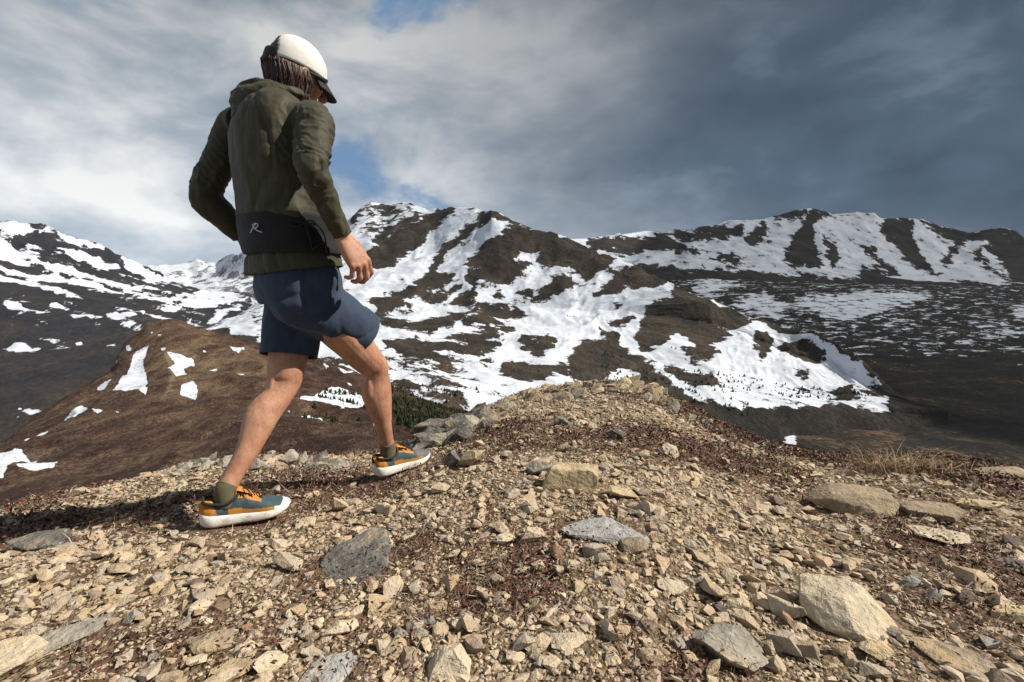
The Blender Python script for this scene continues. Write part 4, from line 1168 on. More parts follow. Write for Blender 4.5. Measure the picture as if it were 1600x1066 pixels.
class Build:
    """collects closed tubes and blobs that are later fused into one skin"""
    def __init__(self):
        self.v, self.f, self.n = [], [], 0
    def rings(self, rings, cap=True):
        k = len(rings[0]); m = len(rings)
        self.v += [np.asarray(r) for r in rings]
        b = self.n
        for i in range(m - 1):
            for j in range(k):
                j2 = (j + 1) % k
                self.f.append((b + i * k + j, b + i * k + j2, b + (i + 1) * k + j2, b + (i + 1) * k + j))
        self.n += m * k
        if cap:
            for ring, base, flip in ((rings[0], b, True), (rings[-1], b + (m - 1) * k, False)):
                self.v.append(np.mean(ring, 0)[None])
                c = self.n
                self.n += 1
                for j in range(k):
                    j2 = (j + 1) % k
                    self.f.append((c, base + j2, base + j) if flip else (c, base + j, base + j2))
    def tube(self, pts, radii, side=None, n=None, k=20, power=2.0, smooth=True):
        """pts (m,3); radii m values or m pairs (along side, across); side: direction of the first radius"""
        pts = np.asarray([list(p) for p in pts], float)
        rd = np.asarray([(r, r) if np.isscalar(r) else r for r in radii], float)
        n = n or (len(pts) - 1) * 6 + 1
        if smooth:
            allp = catmull(np.hstack([pts, rd]), n)
            pts, rd = allp[:, :3], allp[:, 3:]
        tan = np.gradient(pts, axis=0)
        tan /= np.linalg.norm(tan, axis=1, keepdims=True)
        sv = np.asarray(side if side is not None else (1, 0, 0), float)
        rings = []
        a = np.linspace(0, 2 * math.pi, k, endpoint=False)
        ca, sa = np.cos(a), np.sin(a)
        if power != 2.0:
            ca, sa = np.sign(ca) * np.abs(ca) ** (2 / power), np.sign(sa) * np.abs(sa) ** (2 / power)
        for p, t_, r in zip(pts, tan, rd):
            s1 = sv - t_ * np.dot(sv, t_)
            if np.linalg.norm(s1) < 1e-3:
                s1 = np.cross(t_, (0, 0, 1.0))
            s1 /= np.linalg.norm(s1)
            s2 = np.cross(t_, s1)
            rings.append(p + np.outer(ca, s1) * r[0] + np.outer(sa, s2) * r[1])
        self.rings(rings)
    def ball(self, c, rad_, axes=None, k=18):
        c = np.asarray(list(c), float)
        A = np.eye(3) if axes is None else np.array([list(x) for x in axes], float)
        rings = []
        for el in np.linspace(-math.pi / 2 + 0.12, math.pi / 2 - 0.12, 12):
            a = np.linspace(0, 2 * math.pi, k, endpoint=False)
            q = np.stack([np.cos(a) * math.cos(el) * rad_[0], np.sin(a) * math.cos(el) * rad_[1], np.full(k, math.sin(el) * rad_[2])], 1)
            rings.append(c + q @ A)
        self.rings(rings)
    def mesh(self, name):
        me = bpy.data.meshes.new(name)
        me.from_pydata(np.concatenate(self.v).tolist(), [], self.f)
        bm = bmesh.new(); bm.from_mesh(me)
        bmesh.ops.recalc_face_normals(bm, faces=bm.faces[:])
        bm.to_mesh(me); bm.free()
        return me

def fuse(build, name, voxel, smooth_it=6, factor=0.5):
    """one continuous skin round everything in the build; returns a mesh"""
    me = build.mesh(name + '_raw')
    o = bpy.data.objects.new('raw', me)
    COL.objects.link(o)
    md = o.modifiers.new('r', 'REMESH'); md.mode = 'VOXEL'; md.voxel_size = voxel
    sm = o.modifiers.new('s', 'SMOOTH'); sm.factor = factor; sm.iterations = smooth_it
    dg = bpy.context.evaluated_depsgraph_get()
    dg.update()
    res = bpy.data.meshes.new_from_object(o.evaluated_get(dg))
    res.name = name
    bpy.data.objects.remove(o)
    bpy.data.meshes.remove(me)
    res.materials.clear()
    res.polygons.foreach_set('use_smooth', np.ones(len(res.polygons), bool))
    return res

def get_co(me):
    a = np.empty(len(me.vertices) * 3, np.float32); me.vertices.foreach_get('co', a); return a.reshape(-1, 3).astype(float)
def get_no(me):
    a = np.empty(len(me.vertices) * 3, np.float32); me.vertices.foreach_get('normal', a); return a.reshape(-1, 3).astype(float)
def set_co(me, co):
    me.vertices.foreach_set('co', np.asarray(co, np.float32).ravel()); me.update()

def seg_param(co, pts):
    """nearest point on a polyline: arc position, distance"""
    pts = np.asarray([list(p) for p in pts], float)
    best = np.full(len(co), 1e9); arc = np.zeros(len(co)); acc = 0
    for a, b in zip(pts[:-1], pts[1:]):
        d = b - a; L_ = np.linalg.norm(d)
        t = np.clip((co - a) @ d / (L_ * L_), 0, 1)
        ds = np.linalg.norm(co - a - t[:, None] * d, axis=1)
        m = ds < best
        best = np.where(m, ds, best); arc = np.where(m, acc + t * L_, arc)
        acc += L_
    return arc, best

def drop_faces(me, mask_fn):
    bm = bmesh.new(); bm.from_mesh(me)
    bm.normal_update()
    kill = [f for f in bm.faces if mask_fn(f.calc_center_median(), f.normal)]
    bmesh.ops.delete(bm, geom=kill, context='FACES')
    bm.to_mesh(me); bm.free()

def cut_open(me, cuts):
    """trim with planes, each acting only near its own opening: (centre, outward normal, reach)"""
    bm = bmesh.new(); bm.from_mesh(me)
    for c, nrm, reach, *own in cuts:
        c = Vector(np.asarray(c).tolist()); nrm = Vector(np.asarray(nrm).tolist())
        fs_ = [f for f in bm.faces if (f.calc_center_median() - c).length < reach and (not own or own[0](np.array([f.calc_center_median()[:]])))]
        geom = set(fs_)
        for f in fs_:
            geom.update(f.edges); geom.update(f.verts)
        bmesh.ops.bisect_plane(bm, geom=list(geom), plane_co=c, plane_no=nrm, clear_outer=True)
    lone = [v for v in bm.verts if not v.link_faces]
    bmesh.ops.delete(bm, geom=lone, context='VERTS')
    bm.to_mesh(me); bm.free()

def yaw_dirs(deg):
    """facing and right-hand direction for a heading in degrees right of the view direction"""
    a = rad(deg)
    return np.array([math.sin(a), math.cos(a), 0.0]), np.array([math.cos(a), -math.sin(a), 0.0])

A3 = lambda px, py, Y: np.array(at(px, py, Y))
FWD, RGT = yaw_dirs(60)      # hips
FWT, RGT_T = yaw_dirs(49)    # chest
UP = np.array([0, 0, 1.0])

# joints
GL, GR = np.array(FOOT_L), np.array(FOOT_R)
print('feet', GL, GR)
YL, YR = GL[1], GR[1]
YM = 0.5 * (YL + YR)
PEL = A3(468, 447, YM + 0.02)
HIP_R = PEL + RGT * 0.088 - UP * 0.02
HIP_L = PEL - RGT * 0.088 - UP * 0.02
KN_R = A3(586, 574, YR - 0.08)
KN_L = A3(444, 600, YM - 0.02)
AN_R = A3(606, 700, YR - 0.015)
AN_L = A3(351, 768, YL + 0.00)
WAI = A3(457, 385, YM + 0.02)
MIDT = A3(441, 305, YM + 0.01)
CHE = A3(431, 232, YM + 0.01)
SHO = A3(430, 190, YM + 0.02)
NEC = A3(438, 158, YM + 0.05)
SH_R = A3(493, 187, YM - 0.10)
EL_R = A3(488, 262, YM - 0.24)
WR_R = A3(537, 374, YM - 0.12)
SH_L = A3(366, 200, YM + 0.14)
EL_L = A3(321, 305, YM + 0.10)
WR_L = A3(380, 372, YM + 0.22)
ln = lambda a, b: float(np.linalg.norm(np.asarray(a) - np.asarray(b)))
print('thigh', ln(HIP_R, KN_R), ln(HIP_L, KN_L), 'shin', ln(KN_R, AN_R), ln(KN_L, AN_L), 'arm', ln(SH_R, EL_R), ln(EL_R, WR_R), ln(SH_L, EL_L), ln(EL_L, WR_L), 'shoulders', ln(SH_R, SH_L), 'torso', ln(PEL, NEC), 'pelvis z', PEL[2] - GL[2])

person = bpy.data.objects.new('person', None)
COL.objects.link(person)
ORI = Vector(((GL[0] + GR[0]) / 2, (GL[1] + GR[1]) / 2, (GL[2] + GR[2]) / 2))
person.location = ORI
tag(person, 'person in white cap, olive jacket and navy shorts striding away to the right', 'person')
def part(name, me, mat, parent=None):
    o = link(name, me, mat)
    o.parent = parent or person
    if parent is None:
        o.matrix_parent_inverse = Matrix.Translation(-ORI)
    return o

# ---- head frame
HYAW = 45
fh0, rh = yaw_dirs(HYAW)
hp = rad(-13)
FH = fh0 * math.cos(hp) + UP * math.sin(hp)
UH = UP * math.cos(hp) - fh0 * math.sin(hp)
roll = rad(8)                                        # a slight tilt towards the right shoulder
RH, UH = rh * math.cos(roll) - UH * math.sin(roll), UH * math.cos(roll) + rh * math.sin(roll)
HC = A3(464, 118, YM + 0.07)
def hd(f, r, u): return HC + FH * f + RH * r + UH * u

body = Build()
# legs
body.tube([HIP_R + UP * 0.08, HIP_R, HIP_R * .5 + KN_R * .5, KN_R * .88 + HIP_R * .12, KN_R, KN_R * .86 + AN_R * .14 - FWD * 0.004, KN_R * .66 + AN_R * .34 - FWD * 0.014, KN_R * .36 + AN_R * .64 - FWD * .006, KN_R * .12 + AN_R * .88, AN_R, AN_R - UP * 0.06],
          [0.07, 0.078, 0.078, 0.066, (0.056, 0.058), (0.049, 0.052), (0.051, 0.057), 0.041, 0.031, 0.030, 0.030], RGT)
body.tube([HIP_L + UP * 0.08, HIP_L, HIP_L * .5 + KN_L * .5, KN_L * .88 + HIP_L * .12, KN_L, KN_L * .86 + AN_L * .14, KN_L * .66 + AN_L * .34 - FWD * 0.012 + UP * 0.008, KN_L * .36 + AN_L * .64, KN_L * .12 + AN_L * .88, AN_L, AN_L - UP * 0.06],
          [0.07, 0.078, 0.078, 0.066, (0.056, 0.058), (0.049, 0.053), (0.052, 0.059), 0.041, 0.031, 0.030, 0.030], RGT)
for K, H_, S_ in ((KN_R, HIP_R, AN_R), (KN_L, HIP_L, AN_L)):
    q = lambda t_, f_, r_d: K * (1 - t_) + S_ * t_ + FWD * f_ + RGT * r_d
    for sg, dn in ((1, 0.0), (-1, 0.05)):               # the two heads of the calf, hamstring tendons, shin edge
        body.tube([q(0.02, -0.030, sg * 0.022), q(0.16, -0.040, sg * 0.024), q(0.30 + dn, -0.046, sg * 0.023), q(0.46 + dn, -0.030, sg * 0.015), q(0.60, -0.016, sg * 0.006)], [0.010, 0.020, 0.024, 0.016, 0.006], RGT, k=12)
        body.tube([K * .72 + H_ * .28 - FWD * 0.040 + RGT * sg * 0.030, K - FWD * 0.048 + RGT * sg * 0.034, q(0.08, -0.034, sg * 0.034)], [0.016, 0.012, 0.010], RGT, k=10)
    body.tube([q(0.10, 0.044, 0.004), q(0.35, 0.040, 0.004), q(0.65, 0.030, 0.002)], [0.012, 0.011, 0.008], RGT, k=10)
    body.tube([q(0.60, -0.020, 0), q(0.82, -0.028, 0), q(0.98, -0.032, 0)], [0.010, 0.008, 0.009], RGT, k=10)
    body.ball(K + FWD * 0.030, (0.030, 0.030, 0.036))
for N_, fdir in ((AN_R, RGT), (AN_L, RGT)):
    for sg in (-1, 1):
        body.ball(N_ + fdir * sg * 0.018 - UP * 0.012, (0.012, 0.012, 0.015))
# trunk (under the clothes), neck
body.tube([PEL - UP * 0.08, PEL, WAI, MIDT, CHE, SHO, NEC], [(0.10, 0.08), (0.135, 0.095), (0.125, 0.09), (0.155, 0.11), (0.17, 0.115), (0.13, 0.09), (0.06, 0.06)], RGT_T)
body.tube([NEC - UP * 0.06, NEC, hd(-0.022, 0, -0.09), hd(-0.015, 0, -0.03)], [0.075, 0.058, 0.055, 0.055], RH)
# arms
body.tube([SH_R, EL_R * .5 + SH_R * .5, EL_R, EL_R * .7 + WR_R * .3, EL_R * .3 + WR_R * .7, WR_R, WR_R * 1.06 - EL_R * 0.06], [0.045, 0.040, 0.034, 0.035, 0.029, (0.026, 0.023), (0.029, 0.022)], RGT)
body.tube([SH_L, EL_L * .5 + SH_L * .5, EL_L, EL_L * .5 + WR_L * .5, WR_L], [0.045, 0.040, 0.034, 0.032, 0.026], RGT)
# head: skull, face wedge, jaw, brow, nose, ear, lips, chin
body.ball(hd(-0.008, 0, 0.018), (0.096, 0.077, 0.094), (FH, RH, UH))
body.tube([hd(0.015, 0, 0.05), hd(0.028, 0, 0.0), hd(0.032, 0, -0.05), hd(0.038, 0, -0.098)], [(0.068, 0.066), (0.066, 0.064), (0.058, 0.056), (0.034, 0.036)], RH)
body.ball(hd(0.072, 0, -0.098), (0.024, 0.026, 0.018), (FH, RH, UH))
body.tube([hd(0.088, 0, 0.012), hd(0.104, 0, -0.014), hd(0.114, 0, -0.036), hd(0.096, 0, -0.046)], [0.008, 0.009, 0.014, 0.012], RH)
body.ball(hd(0.084, 0, 0.022), (0.014, 0.052, 0.012), (FH, RH, UH))
for sg in (-1, 1):
    body.ball(hd(0.060, sg * 0.040, -0.030), (0.026, 0.024, 0.028), (FH, RH, UH))
    body.ball(hd(0.084, sg * 0.031, 0.000), (0.012, 0.014, 0.010), (FH, RH, UH))
    # ear: rim, lobe
    rim = [hd(0.004, sg * 0.078, -0.055), hd(-0.012, sg * 0.085, -0.038), hd(-0.020, sg * 0.090, -0.014), hd(-0.010, sg * 0.090, 0.006), hd(0.008, sg * 0.084, 0.006), hd(0.010, sg * 0.080, -0.012)]
    body.tube(rim, [0.008, 0.007, 0.0065, 0.0065, 0.006, 0.005], FH, k=10)
    body.ball(hd(-0.004, sg * 0.077, -0.020), (0.016, 0.007, 0.028), (FH, RH, UH))
for u_, r_w in ((-0.064, 0.024), (-0.074, 0.021)):
    body.ball(hd(0.088, 0, u_), (0.011, r_w, 0.006), (FH, RH, UH))

# right hand, relaxed: back of the hand to the camera, fingers curled
HW = WR_R
hdir = A3(572, 424, YM - 0.10) - A3(543, 378, YM - 0.115); hdir /= np.linalg.norm(hdir)
hn = np.array([0.55, -0.62, 0.50]); hn -= hdir * np.dot(hn, hdir); hn /= np.linalg.norm(hn)   # back of hand
hs = np.cross(hdir, hn)                                                                                          # across the knuckles
if hs[0] < 0: hs = -hs
HK = 1.18
def hp_(l, s, n): return HW + (hdir * l + hs * s + hn * n) * HK
body.tube([hp_(-0.02, 0, 0), hp_(0.02, 0, 0.0), hp_(0.055, 0.001, 0.002), hp_(0.088, 0.002, 0.0)], [(0.029, 0.023), (0.037, 0.023), (0.046, 0.021), (0.045, 0.017)], hs, power=2.6)
for k_, (s0, l0, L1, L2, L3, rr_) in enumerate(((0.030, 0.086, 0.040, 0.026, 0.020, 0.0092), (0.010, 0.092, 0.044, 0.029, 0.021, 0.0095), (-0.011, 0.089, 0.041, 0.027, 0.020, 0.0090), (-0.030, 0.080, 0.033, 0.021, 0.018, 0.0080))):
    a1, a2, a3 = rad(28 + 5 * k_), rad(72 + 6 * k_), rad(108 + 5 * k_)
    L1, L2, L3, rr_ = L1 * HK, L2 * HK, L3 * HK, rr_ * HK
    p0 = hp_(l0, s0, 0.004)
    p1 = p0 + (hdir * math.cos(a1) - hn * math.sin(a1)) * L1 + hs * s0 * 0.10
    p2 = p1 + (hdir * math.cos(a2) - hn * math.sin(a2)) * L2
    p3 = p2 + (hdir * math.cos(a3) - hn * math.sin(a3)) * L3
    body.tube([hp_(l0 - 0.04, s0 * 0.8, 0.004), p0, p0 * .5 + p1 * .5, p1, p1 * .5 + p2 * .5, p2, p3], [rr_ * 0.9, rr_ * 1.12, rr_ * 0.95, rr_ * 1.06, rr_ * 0.9, rr_ * 0.92, rr_ * 0.72], hs, k=10)
    body.ball(p0 + hn * 0.003, (rr_ * 1.1,) * 3, k=10)
tb = [hp_(0.012, 0.024, -0.006), hp_(0.036, 0.042, -0.016), hp_(0.064, 0.047, -0.030), hp_(0.090, 0.036, -0.042)]
body.tube(tb, [0.017, 0.0155, 0.012, 0.009], hn, k=10)
# left hand closed on the hip, hidden by the trunk
ldir = (WR_L - EL_L) / ln(WR_L, EL_L)
body.tube([WR_L, WR_L + ldir * 0.04, WR_L + ldir * 0.085], [(0.028, 0.022), (0.040, 0.018), (0.038, 0.014)], UP)
for k_ in range(4):
    q = WR_L + ldir * (0.085 - 0.004 * k_) + UP * (0.028 - 0.019 * k_)
    body.tube([q - ldir * 0.02, q + ldir * 0.02, q + ldir * 0.035 + FWT * 0.025, q + ldir * 0.02 + FWT * 0.045], [0.009, 0.009, 0.0085, 0.007], UP, k=8)
body.tube([WR_L + UP * 0.02, WR_L + ldir * 0.04 + UP * 0.045, WR_L + ldir * 0.075 + UP * 0.05], [0.013, 0.011, 0.008], UP, k=8)

me = fuse(body, 'body', 0.0038, 4)
co, no = get_co(me), get_no(me)
low = np.clip((PEL[2] - 0.1 - co[:, 2]) / 0.1, 0, 1)
set_co(me, co + no * (low * (0.0032 * fbm(co[:, 0] * 16, co[:, 1] * 16, co[:, 2] * 9, seed=70, octaves=2) + 0.0012 * fbm(co[:, 0] * 50, co[:, 1] * 50, co[:, 2] * 24, seed=71, octaves=2)))[:, None])
m_skin, t = new_mat('skin')
pos = t.n('ShaderNodeNewGeometry').outputs['Position']
nz = t.math('ADD', t.math('MULTIPLY', t.noise(pos, 16, 6, 0.7), 0.7), t.math('MULTIPLY', t.noise(pos, 120, 4, 0.7), 0.3))
col = t.ramp(nz, [(0.36, (0.28, 0.120, 0.070)), (0.5, (0.38, 0.190, 0.115)), (0.64, (0.44, 0.24, 0.155))])
b = finish(t, col, 0.55, bump(t, t.noise(pos, 190, 4, 0.7), 0.5, 0.003), spec=0.4)
b.inputs['Subsurface Weight'].default_value = 0.06
b.inputs['Subsurface Radius'].default_value = (0.012, 0.005, 0.003)
b.inputs['Subsurface Scale'].default_value = 0.5
body_o = part('body', me, m_skin)
body_o['label'] = 'bare legs, right hand and cheek'

# ---- cloth helper
def cloth_mat(name, col, col2, rough=0.85, weave=900, sheen=0.1, fold=0.0):
    m, t = new_mat(name)
    pos = t.n('ShaderNodeNewGeometry').outputs['Position']
    n = t.noise(pos, 7, 5, 0.6, 0.4)
    n2 = t.noise(pos, weave, 2, 0.5)
    c = t.mix(t.smooth(n, 0.35, 0.65), (*col, 1), (*col2, 1))
    h = t.math('ADD', t.math('MULTIPLY', t.noise(pos, 38, 5, 0.6, 0.8), 1.0), t.math('MULTIPLY', n2, 0.15))
    b = finish(t, c, rough, bump(t, h, 0.35, 0.004), spec=0.2)
    b.inputs['Sheen Weight'].default_value = sheen
    return m

# ---- jacket
jk = Build()
HEM = A3(462, 430, YM + 0.02)
jk.tube([HEM, A3(460, 400, YM + .02), WAI, A3(450, 345, YM + .015), MIDT, A3(435, 265, YM), CHE, A3(429, 208, YM), A3(431, 188, YM + .015), A3(436, 174, YM + .035), A3(443, 160, YM + .055)],
        [(0.214, 0.172), (0.206, 0.166), (0.198, 0.158), (0.198, 0.152), (0.204, 0.148), (0.204, 0.148), (0.200, 0.146), (0.190, 0.136), (0.165, 0.122), (0.115, 0.100), (0.080, 0.080)], RGT_T, k=36, power=2.3)
SLR = [SH_R + np.array([-0.03, 0.03, 0.012]), SH_R + np.array([0.0, -.01, -.01]), SH_R * .5 + EL_R * .5, EL_R, EL_R * .66 + WR_R * .34, EL_R * .3 + WR_R * .7, EL_R * .04 + WR_R * .96]
jk.tube(SLR, [0.065, 0.068, 0.063, 0.055, 0.047, 0.040, 0.036], RGT, k=24)
SLL = [SH_L + np.array([0.05, -0.03, 0.01]), SH_L, SH_L * .5 + EL_L * .5, EL_L, EL_L * .5 + WR_L * .5, EL_L * .05 + WR_L * .95]
jk.tube(SLL, [0.064, 0.066, 0.063, 0.062, 0.056, 0.044], RGT, k=24)
# hood lying bunched on the shoulders, and stand-up collar
hb = A3(436, 163, YM + 0.03)
BK = -FWT
hood = Build()
def hq(r, bk, u): return hb + RGT_T * r + BK * bk + UP * u
hood.tube([hq(0.112, -0.05, 0.012), hq(0.100, 0.045, 0.012), hq(0.050, 0.105, -0.006), hq(-0.01, 0.125, -0.016), hq(-0.070, 0.100, -0.002), hq(-0.108, 0.035, 0.014), hq(-0.112, -0.05, 0.012)],
          [0.016, (0.026, 0.024), (0.036, 0.030), (0.044, 0.034), (0.036, 0.030), (0.026, 0.024), 0.016], UP, k=18)
hood.tube([hq(0.092, 0.020, 0.030), hq(0.060, 0.078, 0.034), hq(0.0, 0.108, 0.032), hq(-0.062, 0.078, 0.038), hq(-0.096, 0.015, 0.030)], [0.012, 0.019, 0.024, 0.021, 0.012], UP, k=14)
hood.tube([hq(0.070, 0.095, -0.040), hq(0.020, 0.132, -0.062), hq(-0.030, 0.132, -0.064), hq(-0.075, 0.098, -0.040)], [0.014, 0.024, 0.024, 0.014], UP, k=14)
hm = fuse(hood, 'hood', 0.0045, 2)
hc, hno = get_co(hm), get_no(hm)
hw = fbm(hc @ RGT_T * 14, hc[:, 2] * 34, hc @ FWT * 14, seed=61, octaves=3, ridged=True)
set_co(hm, hc + hno * (0.006 * hw + 0.002 * fbm(hc[:, 0] * 60, hc[:, 1] * 60, hc[:, 2] * 60, seed=62, octaves=2))[:, None])
me = fuse(jk, 'jacket', 0.0048, 5)
co, no = get_co(me), get_no(me)
aR, dR = seg_param(co, SLR[1:])
aL, dL = seg_param(co, SLL[1:])
trunk_line = [HEM, WAI, MIDT, CHE, SHO, NEC]
aT, dT = seg_param(co, trunk_line)
wR = np.clip((0.125 - dR) / 0.03, 0, 1); wL = np.clip((0.115 - dL) / 0.03, 0, 1)
wT = np.clip(1 - np.maximum(wR, wL), 0, 1)
ang = lambda q: (q @ RGT_T) * 9
elR = ln(SH_R, EL_R); elL = ln(SH_L, EL_L)
def folds(arc, el, seed):
    """sharp slanting creases, deepest above and in the crook of the elbow"""
    near = np.exp(-((arc - el * 0.80) / 0.10) ** 2) + 0.35 * np.exp(-((arc - el * 0.25) / 0.08) ** 2)
    w1 = fbm(co[:, 0] * 8, co[:, 1] * 8, co[:, 2] * 8, seed=seed, octaves=3)
    w2 = fbm(co[:, 0] * 16, co[:, 1] * 16, co[:, 2] * 16, seed=seed + 3, octaves=2)
    ph = arc * 52 + w1 * 5.5 + (co @ RGT_T) * 14 + (co @ UP) * 9
    r1 = 1 - np.abs(np.sin(ph)) ** 0.7 * 2
    ph2 = arc * 90 - (co @ FWT) * 34 + w2 * 4
    r2 = 1 - np.abs(np.sin(ph2)) ** 0.7 * 2
    return (r1 * 0.0052 * (0.5 + w2) + r2 * 0.0026) * (0.22 + near)
disp = wR * folds(aR, elR, 3) + 0.6 * wL * folds(aL, elL, 8)
# back of the jacket hangs in soft vertical drapes from the shoulders, gathers above the belt
n1 = fbm(co @ RGT_T * 13 + co[:, 2] * 2, co[:, 2] * 2.6, co @ FWT * 13, seed=21, octaves=3, ridged=True)
n2 = fbm(co @ RGT_T * 5, co[:, 2] * 17, co @ FWT * 5, seed=22, octaves=3)
zb = WAI[2] + 0.055
gather = np.exp(-((co[:, 2] - zb - 0.05) / 0.06) ** 2)
blouse = 0.016 * np.exp(-((co[:, 2] - zb - 0.060) / 0.045) ** 2)
sq = -0.010 * np.exp(-((co[:, 2] - WAI[2]) / 0.04) ** 2)
disp += wT * (0.0055 * n1 + 0.006 * n2 * (0.15 + gather) + blouse + sq)
disp += 0.0018 * fbm(co[:, 0] * 45, co[:, 1] * 45, co[:, 2] * 45, seed=30, octaves=3)
# thin sharp creases: slanting across the back, ringing the sleeves
def crease(a, b, c, seed, pw=7): return (1 - np.abs(fbm(a, b, c, seed=seed, octaves=2, gain=0.35))) ** pw
xr, xf, xz = co @ RGT_T, co @ FWT, co[:, 2]
disp -= wT * 0.0066 * crease(xr * 9 + xz * 3.5, xz * 2.6, xf * 9, 81) + wT * 0.0055 * crease(xr * 5 - xz * 4, xz * 6 + xr * 3, xf * 5, 82)
disp -= wR * 0.0078 * crease(xr * 6, xz * 13 + xr * 9, xf * 11, 83, 5) + wL * 0.0042 * crease(xr * 6, xz * 13 - xr * 9, xf * 11, 84, 5)
set_co(me, co + no * disp[:, None])
wd = (WR_R - EL_R) / ln(WR_R, EL_R)
cut_open(me, [(WR_R - wd * 0.018, wd, 0.075), (HEM + UP * 0.010, -UP + np.array([0.13, 0, 0]), 0.34)])
m_jk = cloth_mat('olive_jacket', (0.038, 0.035, 0.020), (0.048, 0.045, 0.026), 0.62, 1200, 0.05)
jacket = part('jacket', me, m_jk)
jacket.modifiers.new('t', 'SOLIDIFY').thickness = 0.004
jacket['label'] = 'olive hooded windbreaker'
part('hood', hm, m_jk)
# hem band turned up below the belt
def ring_band(c_list, dims, side, k=64, power=2.3, thick=0.004):
    """open band round the trunk as a closed sheet with thickness"""
    fwd = np.cross(UP, side)
    a = np.linspace(0, 2 * math.pi, k, endpoint=False)
    ca, sa = np.cos(a), np.sin(a)
    ca, sa = np.sign(ca) * np.abs(ca) ** (2 / power), np.sign(sa) * np.abs(sa) ** (2 / power)
    out = []
    for off in (0, -thick):
        for c, (w_, d_) in zip(c_list, dims):
            out.append(np.asarray(c) + np.outer(ca, side) * (w_ + off) + np.outer(sa, fwd) * (d_ + off))
    m = len(c_list)
    v = np.concatenate(out)
    f = []
    for blk in (0, 1):
        for i in range(m - 1):
            for j in range(k):
                j2 = (j + 1) % k
                b0 = blk * m * k + i * k; b1 = b0 + k
                q = (b0 + j, b0 + j2, b1 + j2, b1 + j)
                f.append(q if blk == 0 else q[::-1])
    for i in (0, m - 1):
        for j in range(k):
            j2 = (j + 1) % k
            q = (i * k + j, i * k + j2, m * k + i * k + j2, m * k + i * k + j)
            f.append(q[::-1] if i == 0 else q)
    return v, np.array(f)

# ---- waist belt (stretch running belt) with pocket, cord and mark
BL0, BL1, BL2, BL3, BL4 = A3(461, 398, YM + .02), A3(459, 391, YM + .02), A3(455, 372, YM + .018), A3(452, 346, YM + .016), A3(451, 340, YM + .016)
bw = [(0.2085, 0.1685), (0.211, 0.171), (0.212, 0.1725), (0.211, 0.1725), (0.208, 0.1695)]
cl = np.array([BL0, BL1, BL2, BL3, BL4]); dm = np.array(bw)
cc = catmull(np.hstack([cl, dm]), 22)
v, f = ring_band(cc[:, :3], cc[:, 3:], RGT_T, k=120, thick=0.006)
w1 = 0.0022 * fbm(v @ RGT_T * 8, v[:, 2] * 45, v @ FWT * 8, seed=40, octaves=3) + 0.0012 * fbm(v[:, 0] * 60, v[:, 1] * 60, v[:, 2] * 60, seed=41, octaves=2)
cen = cc[:, :3].mean(0)
od = v - cen; od[:, 2] = 0; od /= np.linalg.norm(od, axis=1, keepdims=True)
v = v + od * w1[:, None]
me = mesh_np('waist_belt', v, f)
m_belt = cloth_mat('belt_black', (0.0085, 0.0085, 0.010), (0.014, 0.014, 0.016), 0.7, 1500, 0.05)
belt = part('waist_belt', me, m_belt)
belt['label'] = 'black stretch waist belt with grey mark'
def belt_point(az, s, out=0.004):
    """point on the belt: az degrees from the spine towards the right side, s 0 bottom .. 1 top"""
    i = s * (len(cc) - 1)
    c = np.array([np.interp(i, np.arange(len(cc)), cc[:, q]) for q in range(5)])
    fwd = np.cross(UP, RGT_T)
    a = rad(-90 if np.dot(fwd, FWT) > 0 else 90)
    a2 = a + rad(az) * (1 if np.dot(fwd, FWT) > 0 else -1)
    ca, sa = math.cos(a2), math.sin(a2)
    e = 2 / 2.3
    ca, sa = math.copysign(abs(ca) ** e, ca), math.copysign(abs(sa) ** e, sa)
    return c[:3] + RGT_T * ca * (c[3] + out) + fwd * sa * (c[4] + out)
def wire(name, pts, r, mat, parent=None, n=None, k=8):
    bd = Build()
    bd.tube(pts, [r] * len(pts), UP, n=n, k=k)
    me = bd.mesh(name)
    me.polygons.foreach_set('use_smooth', np.ones(len(me.polygons), bool))
    return part(name, me, mat, parent)
m_mark, t = new_mat('reflective_mark'); finish(t, (0.50, 0.52, 0.55), 0.4)
m_cord, t = new_mat('cord_black'); finish(t, (0.016, 0.016, 0.016), 0.6)

def find_az(px, py):
    best = None
    for az in np.linspace(-8, 110, 140):
        for s in np.linspace(0.05, 0.95, 19):
            q = belt_point(az, s)
            x, y, _ = to_px(q)
            d_ = (x - px) ** 2 + (y - py) ** 2
            if best is None or d_ < best[0]:
                best = (d_, az, s)
    for st in (1.2, 0.25):
        b1, b2 = best[1], best[2]
        for az in np.linspace(max(b1 - st, -8), b1 + st, 13):
            for s in np.linspace(b2 - st * 0.05, b2 + st * 0.05, 13):
                x, y, _ = to_px(belt_point(az, s))
                d_ = (x - px) ** 2 + (y - py) ** 2
                if d_ < best[0]:
                    best = (d_, az, s)
    return best[1], best[2]
def bp(px, py, out=0.006):
    a_, s_ = find_az(px, py)
    return belt_point(a_, s_, out)
